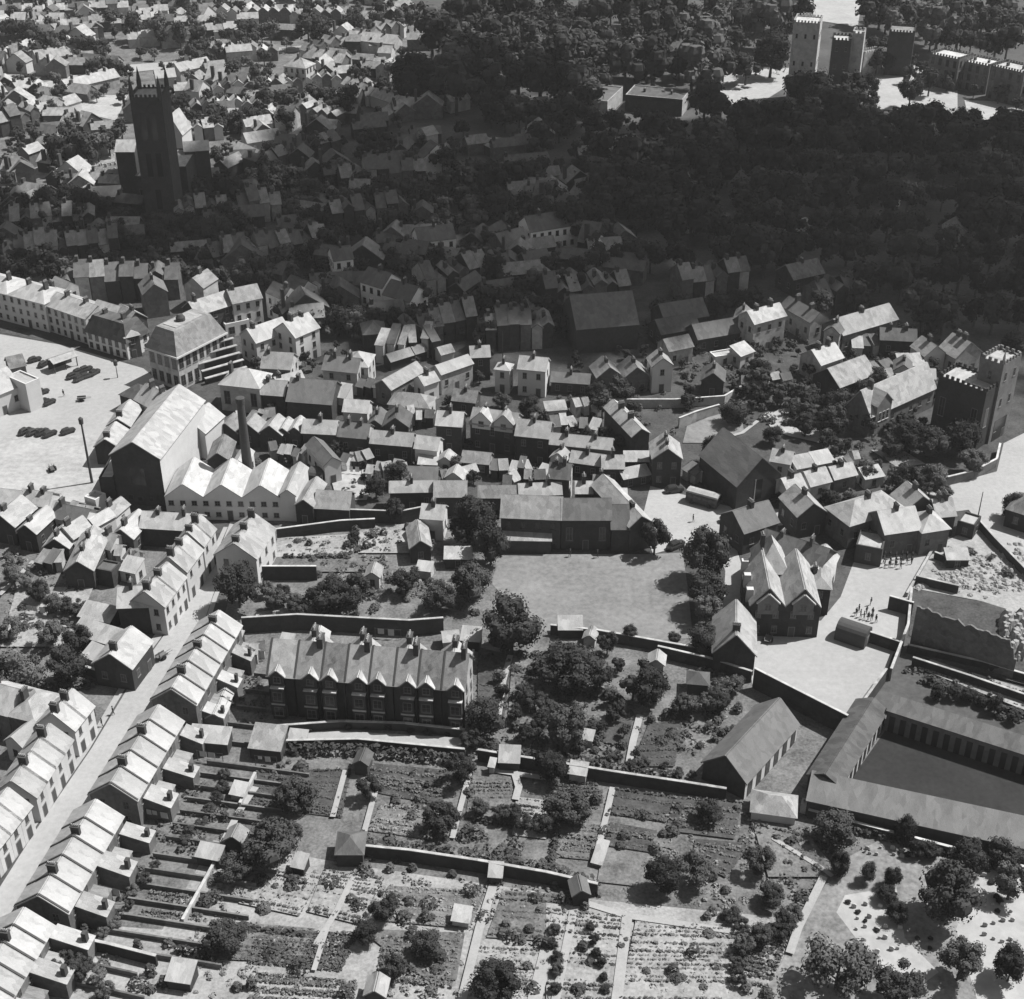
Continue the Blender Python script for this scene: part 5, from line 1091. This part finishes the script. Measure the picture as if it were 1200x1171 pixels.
TRW = [
('the top line of the castle wood',[(520,20),(700,14),(850,10)],13,34,54,'rrqd'),('the second line of the castle wood',[(510,42),(640,38),(800,40),(850,48)],13,40,60,'rqrd'),('the third line of the castle wood',[(560,66),(700,62),(830,72)],11,42,62,'rrdq'),
('the lower line of the castle wood',[(520,88),(700,92),(700,104)],8,34,50,'dd'),('the wood edge under the left castle lawn',[(815,112),(850,132),(940,138),(1010,134)],10,38,54,'dr'),('the wood edge under the right castle lawns',[(1020,140),(1110,146),(1200,150)],9,34,50,'dr'),
('the trees behind the castle gatehouse',[(890,20),(940,8)],3,34,44,'dr'),('the top right wood beyond the castle range',[(1010,12),(1100,28),(1200,30)],9,36,54,'rqd'),('the trees behind the long castle range',[(1080,44),(1190,50)],6,28,40,'rd'),
('the first shaded line below the castle lawns',[(830,160),(1000,166),(1210,172)],15,36,56,'dr'),('the second shaded line below the castle lawns',[(690,176),(850,190),(1030,196),(1210,200)],18,36,56,'drd'),
('the third shaded line below the castle lawns',[(700,206),(830,222),(1000,228),(1210,232)],17,36,56,'dr'),('the fourth shaded line of the great garden wood',[(820,255),(950,258),(1090,262)],9,36,54,'dr'),
('the right shaded line beyond the small lit house',[(1150,256),(1215,262)],3,40,54,'dr'),('the fifth shaded line of the great garden wood',[(830,290),(940,286),(1060,292),(1210,298)],13,38,56,'rd'),
('the sixth shaded line of the great garden wood',[(990,324),(1100,326),(1210,330)],8,40,60,'dr'),('the lowest shaded line right of the long roof',[(1070,350),(1140,362),(1210,368)],5,40,56,'rd'),
('the shaded trees around the great hall',[(690,300),(790,296),(820,310)],6,34,48,'dr'),('the shaded trees under the mansion',[(640,140),(720,146),(800,150)],8,32,46,'d'),('the dark trees left of the mansion',[(560,120),(640,134),(690,118)],7,32,44,'d'),
('the shaded trees between the rows above centre',[(380,228),(500,222),(620,200)],12,28,42,'dr'),('the shaded garden trees below the pale gable ends',[(540,225),(640,250),(720,262)],9,30,44,'dr'),('the shaded trees left of the white fronted house',[(350,300),(420,270),(480,262)],7,28,40,'d'),
('the shaded trees below the white fronted house',[(500,305),(560,300),(590,330)],6,28,42,'dr'),('the shaded trees above the central alley',[(500,360),(600,352),(660,362)],8,28,40,'d'),('the trees in front of the great church',[(20,240),(100,232),(150,250)],7,28,42,'dr'),
('the shaded trees right of the church front',[(210,216),(260,222),(340,212)],7,30,44,'d'),('the lower church yard trees',[(120,266),(200,268),(260,262)],7,30,42,'dr'),('the shaded trees behind the market roofs',[(20,316),(110,304),(250,322)],9,26,38,'dr'),
('the trees left of the church transept',[(60,172),(110,170),(132,162)],5,30,44,'rq'),('the trees right of the chancel',[(222,140),(290,136),(340,142)],6,26,36,'dr'),('the far left town trees',[(0,30),(60,48),(130,64)],6,26,38,'qr'),
('the trees between far rows above the church',[(120,20),(240,46),(330,30)],8,22,34,'rq'),('the trees behind the tall white block',[(300,40),(400,30),(500,14)],9,24,36,'dr'),('the trees below the far white block',[(280,118),(380,112),(420,124)],6,24,34,'rd'),
('the trees around the curling bright terrace',[(420,86),(450,96),(500,108),(560,112)],6,22,32,'d'),('the trees along the dark street beyond the twin gables',[(390,340),(400,370),(470,372)],5,28,38,'d'),('the trees in shade near the tall stone house',[(760,360),(850,352),(900,340)],6,28,38,'dr'),
('the trees beside the long shaded roof',[(940,395),(960,350),(900,400)],4,24,32,'d'),('the dark trees around the broad bright roof',[(940,462),(1000,470),(1040,440)],5,26,36,'dr'),('the small trees in the backs of the centre yards',[(660,500),(700,505),(740,520)],4,16,24,'dr'),
('the fruit trees of the sunlit lower plots',[(860,1110),(910,1090),(930,1060)],6,22,32,'rlp'),('the small fruit trees in two files below the frame',[(640,1080),(655,1120),(650,1165)],5,14,20,'dr'),('the small fruit trees beside the white path plots',[(690,1080),(700,1120),(705,1165)],6,12,18,'d'),
('the shrubs along the right allotment border',[(850,1060),(880,1100),(860,1150)],6,18,28,'rl'),('the thicket left of the yard outbuilding',[(790,820),(830,825),(868,800)],6,24,34,'rlp'),('the trees of the right-hand strip garden',[(1085,805),(1140,815),(1200,838)],6,16,26,'rd'),
('the shrubs in the upper allotments right of the hedge',[(560,940),(600,955),(640,970)],5,20,28,'lr'),('the scrub trees in the left open gardens',[(10,665),(50,700),(100,715)],6,22,32,'pl'),('the bushes of the far left bottom gardens',[(60,1120),(110,1140),(130,1165)],5,24,36,'pl'),
('the bushes round the corner garden lawn',[(310,690),(340,700),(360,715)],5,20,28,'lp'),('the garden bushes in the middle thicket',[(610,800),(640,830),(620,860)],5,22,32,'lr'),('the trees between the churchyard and the gate road',[(1010,545),(1050,555),(1120,575)],5,22,32,'rp'),
('the trees above the burial ground wall',[(1100,985),(1060,1000),(1170,975)],3,22,32,'rd'),('the trees between slate chapel and cottages',[(900,575),(960,600),(1010,580)],4,16,22,'d')]
for q in TRW: treerow(q[0], q[1], q[2], q[3], q[4], q[5], stuff='shaded' in q[0] or 'wood' in q[0] or q[1][0][1] < 240)
# bushes in the gardens
for q in (('the burial ground bushes near the path',[(990,1050),(1010,1080),(1030,1095)],4,6,10,'d'),('the bushes of the lower burial ground',[(1070,1095),(1090,1110),(1100,1090)],3,6,10,'d'),('the bushes above the pale graves',[(1050,1000),(1090,1000),(1100,990)],6,8,12,'d'),('the bushes at the right of the great dark tree',[(1160,1030),(1170,1060),(1165,1075)],4,8,12,'d'),
  ('the garden bushes beside the allotment wall',[(700,880),(760,895),(820,910)],7,12,20,'rl'),('the bushes along the right street terrace plots',[(180,1010),(150,1060),(110,1110)],8,14,22,'lp'),('the bushes behind the second terrace block',[(270,900),(240,950),(215,990)],7,14,22,'lr'),
  ('the bushes in front of the gabled terrace',[(325,850),(430,850),(540,856)],9,9,14,'d'),('the bushes behind the upper terrace block',[(280,770),(262,810),(245,845)],6,12,20,'rd'),('the bushes on the rubble slope',[(1130,640),(1160,650),(1185,680)],6,8,14,'p')):
    treerow(q[0], q[1], q[2], q[3], q[4], q[5], what='bush', k=.7)
fill_trees([(495,-10),(945,-10),(930,75),(840,80),(830,110),(700,100),(520,100)], 110, 32, 56, ('le','ly','le','lp'))
fill_trees([(925,112),(1010,116),(1015,130),(1200,138),(1200,156),(925,146)], 24, 26, 44, ('ly','le')); fill_trees([(985,55),(1045,50),(1045,75),(985,80)], 7, 22, 32, ('ly',)); fill_trees([(1060,84),(1200,112),(1200,122),(1080,100)], 9, 18, 28, ('ly','le'))
fill_trees([(962,92),(1040,70),(1050,100),(1020,128),(960,125)], 10, 20, 34, ('ly','le')); fill_trees([(1015,45),(1092,60),(1088,84),(1030,80)], 6, 20, 32, ('ly',))
fill_trees([(925,80),(1010,92),(1010,130),(930,130)], 8, 24, 36, ('ly',)); fill_trees([(1010,0),(1200,0),(1200,40),(1080,45),(1010,15)], 22, 30, 44, ('le','ly','lp'))
fill_trees([(820,150),(1215,140),(1215,340),(1000,345),(960,300),(830,300),(700,240),(700,180)], 90, 30, 54, ('le','ly'))
tag(ob('wood', WD), 'dense trees of the castle wood and the far town gardens', 'wood', kind='stuff')
tag(ob('distant_houses', SH), 'small distant houses crowding the far town', 'houses', kind='stuff')
# ================================================================ VEHICLES, PEOPLE, SMALL THINGS
def car_meshes():
    body, cab = MB(), MB()
    def loft(mb, secs, k):
        n = len(secs[0]); i = len(mb.v)
        for s in secs: mb.v += s
        for a in range(len(secs)-1):
            for j in range(n): mb.f.append((i+a*n+j, i+(a+1)*n+j, i+(a+1)*n+(j+1)%n, i+a*n+(j+1)%n)); mb.m.append(mb.mi(k))
        mb.f.append(tuple(i+j for j in range(n))); mb.m.append(mb.mi(k)); mb.f.append(tuple(i+(len(secs)-1)*n+j for j in range(n))[::-1]); mb.m.append(mb.mi(k))
    def sec(x, w_, z0, z1): return [(x,-w_,z0),(x,w_,z0),(x,w_*.98,z0+(z1-z0)*.6),(x,w_*.75,z1),(x,-w_*.75,z1),(x,-w_*.98,z0+(z1-z0)*.6)]
    loft(body, [sec(-2.1,.55,.4,.8),sec(-1.8,.75,.3,1.0),sec(-.8,.82,.28,1.05),(sec(.7,.8,.28,1.08)),sec(1.7,.6,.3,1.02),sec(2.0,.5,.35,.85)], 'car')
    loft(cab, [sec(-1.75,.55,.95,1.1),sec(-1.35,.68,.95,1.5),sec(-.2,.7,1.0,1.62),sec(.35,.68,1.0,1.58),sec(.75,.66,1.0,1.1)], 'car')
    wn = MB(); wn.box(-1.1,-.72,1.15,.3,.72,1.42,'gl')
    wh = MB(); 
    a = [(.32*math.cos(t), y, .32+.32*math.sin(t)) for y in (-.09,.09) for t in [6.283*j/12 for j in range(12)]]
    wh.solid(a, [(j,(j+1)%12,12+(j+1)%12,12+j) for j in range(12)]+[tuple(range(12))[::-1], tuple(range(12,24))], 'ty')
    return body.mesh('body'), cab.mesh('cabin'), wn.mesh('side_windows'), wh.mesh('wheel')
CM = car_meshes()
def car(label, x, y, rz, grp, k=1.0):
    t = thing('parked_car', label, 'car', at(x, y)+Vector((0,0,.12)), rz, grp, (k,k,k)); ob('body', CM[0], t); ob('cabin', CM[1], t); ob('side_windows', CM[2], t)
    for sx in (-1.25, 1.25):
        for sy in (-.72, .72): ob('wheel', CM[3], t, (sx, sy, 0))
G1 = 'cars parked in the market square'
for nm, L_ in (('in the cluster right of the market shelter',[(86,443),(94,446),(93,438),(102,443),(101,435),(111,439)]),('beside the white gable wall on the market square',[(50,462),(48,473),(58,474)]),('in the row on the lower market square',[(30,508),(40,509),(50,509),(59,511)]),('right of the lower row',[(80,508)]),('at the upper left of the market square',[(41,424),(52,429)])):
    for i, (x, y) in enumerate(L_): car(f"{nth(i)} dark car from the left {nm}", x, y, .9+R.uniform(-.25,.25), G1, .85)
car('dark saloon car standing alone by the big tree at the junction', 857, 612, .05, 'cars by the junction', 1.15)
car('small dark car in the drive left of the big tree', 792, 642, .6, 'cars by the junction')
car('dark car waiting beside the hut in the road mouth', 790, 577, .2, 'cars by the junction')
def bus(label, a, b_):
    A, Bp = at(*a), at(*b_); u = Bp-A; L = u.length; t = thing('bus', label, 'bus', A+Vector((0,0,.1)), math.atan2(u.y,u.x))
    b = MB(); b.box(0,0,.45,L,2.4,2.5,'ca'); b.box(.1,.05,1.4,L+.02,2.35,2.2,'gl'); ob('body', b, t)
    b = MB(); P = [(0,.0,2.51),(0,.15,2.8),(0,1.2,2.98),(0,2.25,2.8),(0,2.4,2.51)]; b.solid(P+[(L,p[1],p[2]) for p in P], [(4,3,2,1,0),(5,6,7,8,9)]+[(i,i+1,6+i,5+i) for i in range(4)]+[(4,0,5,9)], 'wr'); ob('roof', b, t)
    b = MB()
    for i in range(int(L/1.1)): b.box(.4+i*1.1,-.03,1.45,1.2+i*1.1,.03,2.1,'gl')
    ob('side_windows', b, t)
    for x in (1.3, L-1.6):
        for y in (.05, 2.35): ob('wheel', CM[3], t, (x,y,0), 0, 1.5)
bus('dark bus with a white roof parked at the junction', (803,589), (839,599))
def shelter(label, a, b_, d, h):
    A, Bp = at(*a), at(*b_); u = Bp-A; L = u.length; t = thing('shelter', label, 'shelter', A, math.atan2(u.y,u.x))
    b = MB(); slab(b, [(-.3,-.4,h),(L+.3,-.4,h),(L+.3,d/2,h+.8),(-.3,d/2,h+.8)], .15, 'ls'); slab(b, [(-.3,d+.4,h),(L+.3,d+.4,h),(L+.3,d/2,h+.802),(-.3,d/2,h+.802)], .15, 'sl'); ob('roof', b, t)
    for x in (0, L/2, L):
        for y in (0, d): b = MB(); b.box(x-.1,y-.1,0,x+.1,y+.1,h+.1,'dr'); ob('post', b, t)
    b = MB(); b.box(0,d-.1,0,L,d+.0,h-.2,'br'); ob('back_wall', b, t)
shelter('long low shelter with pale ridged roof on the market square', (65,438), (91,429), 3, 2.6)
B('pale gabled building at the left edge of the market square', (-20,470), (24,452), 9, 5.5, W='wh', Rf='ls', ch=1)
B('tall white blank gable wall house on the market square', (30,452), (46,445), 7, 7, 'f', W='wh', Rf='wr', ch=0, win=0)
B('low dim stall behind the white blank gable wall', (12,432), (30,428), 5, 3, W='pb', Rf='sl', ch=0, win=0, name='stall', cat='stall')
B('dark pointed roof kiosk at the square corner by market hall', (140,462), (166,470), 6, 4, 'h', W='br', Rf='ds', ch=0, win=0, name='kiosk', cat='kiosk')
B('pale slate house between kiosk and great warehouse', (158,468), (184,482), 7, 6, 'g', W='st', Rf='ls', ch=2)
B('narrow dark shop row end along the warehouse, upper', (152,500), (166,478), 5, 5, 'g', W='br', Rf='ls', ch=1, win=0)
B('narrow dark shop row end along the warehouse, lower', (138,524), (150,504), 5, 4.5, 'g', W='br', Rf='ls', ch=1, win=0)
B('white walled ruin at the warehouse lower left corner', (112,588), (124,580), 3, 3, 'f', W='wh', Rf='ls', ch=0, win=0, name='shed', cat='shed')
def pole(nm, label, x, y, h, r=.16, arm=None):
    t = thing(nm, label, nm.replace('_',' '), at(x,y)); b = MB(); b.lathe([(r,0),(r*.6,h)], 8, 'dr'); ob('shaft', b, t)
    if arm == 'lamp': b = MB(); b.lathe([(.12,h),(.45,h+.2),(.5,h+1.4),(.1,h+1.8)], 8, 'dr'); ob('head', b, t)
    if arm == 'cross': b = MB(); b.box(-1.2,-.06,h-1,1.2,.06,h-.85,'dr'); ob('crossarm', b, t)
pole('mast', 'tall dark mast at the edge of the rubble ground', 108, 566, 14, .3, 'lamp')
pole('telegraph_pole', 'telegraph pole by the roadside wall at right', 1146, 606, 6, .12)
pole('lamp_post', 'single lamp post in the empty market square', 138, 443, 3.2, .12, 'lamp')
for i, (x, y) in enumerate(()) if 1 else enumerate(((214,736),(205,765),(180,815),(160,850),(126,900),(100,948),(64,1003),(33,1052))): pole('lamp_post', f'{nth(i)} slim post from the top along the right pavement of the street', x-10, y, 3.4, .1, 'lamp')
pole('washing_post', 'thin post in the walled garden right of the factory', 497, 648, 4, .08, None)
pole('flag_pole', 'thin white pole above the dim house at centre top', 589, 428, 9, .12)
# people
def person_mesh():
    me = bpy.data.meshes.new('person_base')
    V = [(0,0,.95),(0,0,1.2),(0,0,1.42),(0,0,1.52),(0,.01,1.66),(.1,0,.9),(.11,.02,.5),(.12,-.02,.08),(.12,.12,.04),(-.1,0,.9),(-.13,-.1,.5),(-.14,-.22,.08),(-.14,-.08,.04),(.2,0,1.4),(.25,-.02,1.12),(.24,.08,.88),(-.2,0,1.4),(-.25,.02,1.12),(-.24,.1,.88)]
    Ed = [(0,1),(1,2),(2,3),(3,4),(0,5),(5,6),(6,7),(7,8),(0,9),(9,10),(10,11),(11,12),(2,13),(13,14),(14,15),(2,16),(16,17),(17,18)]
    Rd = [.15,.15,.16,.06,.105,.1,.065,.045,.04,.1,.065,.045,.04,.07,.045,.035,.07,.045,.035]
    me.from_pydata(V, Ed, []); o = bpy.data.objects.new('pb', me); COL.objects.link(o); md = o.modifiers.new('s', 'SKIN')
    for i, r in enumerate(Rd): me.skin_vertices[0].data[i].radius = (r, r)
    me.skin_vertices[0].data[0].use_root = True; ms = o.modifiers.new('u', 'SUBSURF'); ms.levels = 1
    dg = bpy.context.evaluated_depsgraph_get(); res = bpy.data.meshes.new_from_object(o.evaluated_get(dg)); bpy.data.objects.remove(o)
    res.materials.append(M['cloth']); res.materials.append(M['skin'])
    for p in res.polygons: p.material_index = 1 if p.center.z > 1.5 else 0
    return res
PM = person_mesh(); HB = MB(); HB.lathe([(.125,1.64),(.13,1.7),(.1,1.79),(.03,1.82)], 10, 'dr'); HM = HB.mesh('hair')
def person(label, x, y, grp=None):
    t = thing('person', label, 'person', at(x,y)+Vector((0,0,.13)), R.random()*6.28, grp); ob('body', PM, t); ob('hair', HM, t)
for i, (x, y) in enumerate(((1003,722),(1008,724),(1012,726),(1017,727),(1021,728),(1006,718),(1015,720),(1026,730),(1022,722),(1020,710))): person(f'{nth(i)} dark clothed person standing in the small yard group', x, y, 'people gathered in the school yard')
for i in range(16): person(f'{nth(i)} person of the scattered crowd under the yard group houses', 1036+i%6*6.5+R.uniform(-1,1), 656+i//6*5+R.uniform(-1,1), 'scattered crowd at the top of the yard')
for lab, x, y in (('person walking in the middle of the long street',188,776),('person by the lamp post on the left pavement',133,838),('person on the pavement near the white fronted houses',120,852),('person crossing the market square alone',75,465),('person in the road near the bus',812,612),('person beside the summer house path',884,740),('person at the field edge below the school',700,654),('second person at the field edge below the school',668,653)): person(lab, x, y)
def washing(label, a, b_):
    A, Bp = at(*a), at(*b_); u = Bp-A; L = u.length; t = thing('washing_line', label, 'washing line', A, math.atan2(u.y,u.x))
    for x in (0, L): b = MB(); b.lathe([(.06,0),(.05,2.3)], 6, 'dr'); ob('post', b, t, (x,0,0))
    b = MB(); b.box(0,-.015,2.2,L,.015,2.23,'dr'); ob('line', b, t)
    x = .5
    while x < L-1.2: w_ = R.uniform(.5,1.3); b = MB(); b.box(x,-.02,2.2-R.uniform(.6,1.4),x+w_,.02,2.2,'wh'); ob('sheet', b, t); x += w_+R.uniform(.1,.8)
for lab, a, b_ in (('washing line in the uppermost right terrace plots',(232,892),(262,896)),('washing line in the middle terrace plots',(170,960),(200,966)),('washing line in the lower terrace plots',(120,1050),(150,1058)),('washing line beside the square lane shed',(300,898),(325,900)),('washing line in the yard of the factory cottages',(400,556),(424,558)),('washing line in the left gardens',(30,720),(56,724)),('washing line behind the gabled brick terrace',(440,748),(470,750))): washing(lab, a, b_)
def cart(label, x, y, rz):
    t = thing('hand_cart', label, 'cart', at(x,y)+Vector((0,0,.1)), rz); b = MB(); b.box(-1,-.6,.6,1,.6,.66,'ds'); b.box(-1,-.6,.663,1,-.54,1,'ds'); b.box(-1,.54,.663,1,.6,1,'ds'); b.box(1.002,-.3,.6,2.2,-.24,.66,'ds'); b.box(1.002,.24,.6,2.2,.3,.66,'ds'); ob('bed', b, t)
    for y_ in (-.68,.68): ob('wheel', CM[3], t, (0,y_,0), 0, 1.4)
cart('hand cart standing on the upper street roadway', 190, 772, .9); cart('hand cart at the edge of the market square', 96, 470, .2); cart('hand cart in the school yard by the narrow building', 900, 752, 1.2); cart('hand cart on the pale rubble ground', 62, 552, 2.1)
# gravestones
def gm(b): b.box(-.4,-.08,0,.4,.08,.8,'st'); b.lathe([(.01,.8),(.01,.81)],3,'st')
def gsm():
    b = MB(); P = [(-.4,0),(.4,0),(.4,.75)]+[(.4*math.cos(math.pi*i/6),.75+.25*math.sin(math.pi*i/6)) for i in range(1,6)]+[(-.4,.75)]
    n = len(P); b.solid([(p[0],-.1,p[1]) for p in P]+[(p[0],.1,p[1]) for p in P], [tuple(range(n)),tuple(range(n,2*n))[::-1]]+[((i+1)%n,i,n+i,n+(i+1)%n) for i in range(n)], 'st'); return b.mesh('gravestone')
GS = gsm()
def graves(desc, x0, y0, x1, y1, nx, ny, k=1.0):
    for j in range(ny):
        for i in range(nx):
            p = at(x0+(x1-x0)*(i+.5+R.uniform(-.3,.3))/nx, y0+(y1-y0)*(j+.5+R.uniform(-.3,.3))/ny)
            tag(ob('gravestone', GS, None, p+Vector((0,0,.05)), -.3+R.uniform(-.2,.2), k*R.uniform(.5,.85)), f'{nth(i)} gravestone from the left, {nth(j)} line of {desc}', 'gravestone', desc)
graves('the churchyard by the great church', 82, 192, 136, 222, 12, 5, 1.5)
graves('the lower burial ground', 995, 1055, 1060, 1120, 5, 5)
graves('the graves right of the big tree', 1150, 1020, 1190, 1110, 4, 5)
graves('the upper burial ground', 1010, 990, 1090, 1010, 6, 2)
# air between the camera and the far town
HZ = MB(); HZ.box(-700,-60,-2,700,1300,CH+40,'cl'); hz = HZ.mesh('haze'); hm = bpy.data.materials.new('haze'); hm.use_nodes = True
hn = hm.node_tree; hn.nodes.clear(); vo = hn.nodes.new('ShaderNodeVolumePrincipled'); out = hn.nodes.new('ShaderNodeOutputMaterial')
vo.inputs['Color'].default_value = (.95,.95,.95,1); vo.inputs['Density'].default_value = HAZE; vo.inputs['Anisotropy'].default_value = .2; hn.links.new(vo.outputs[0], out.inputs['Volume'])
hz.materials.clear(); hz.materials.append(hm)
if HAZE: tag(ob('haze', hz), kind='stuff')
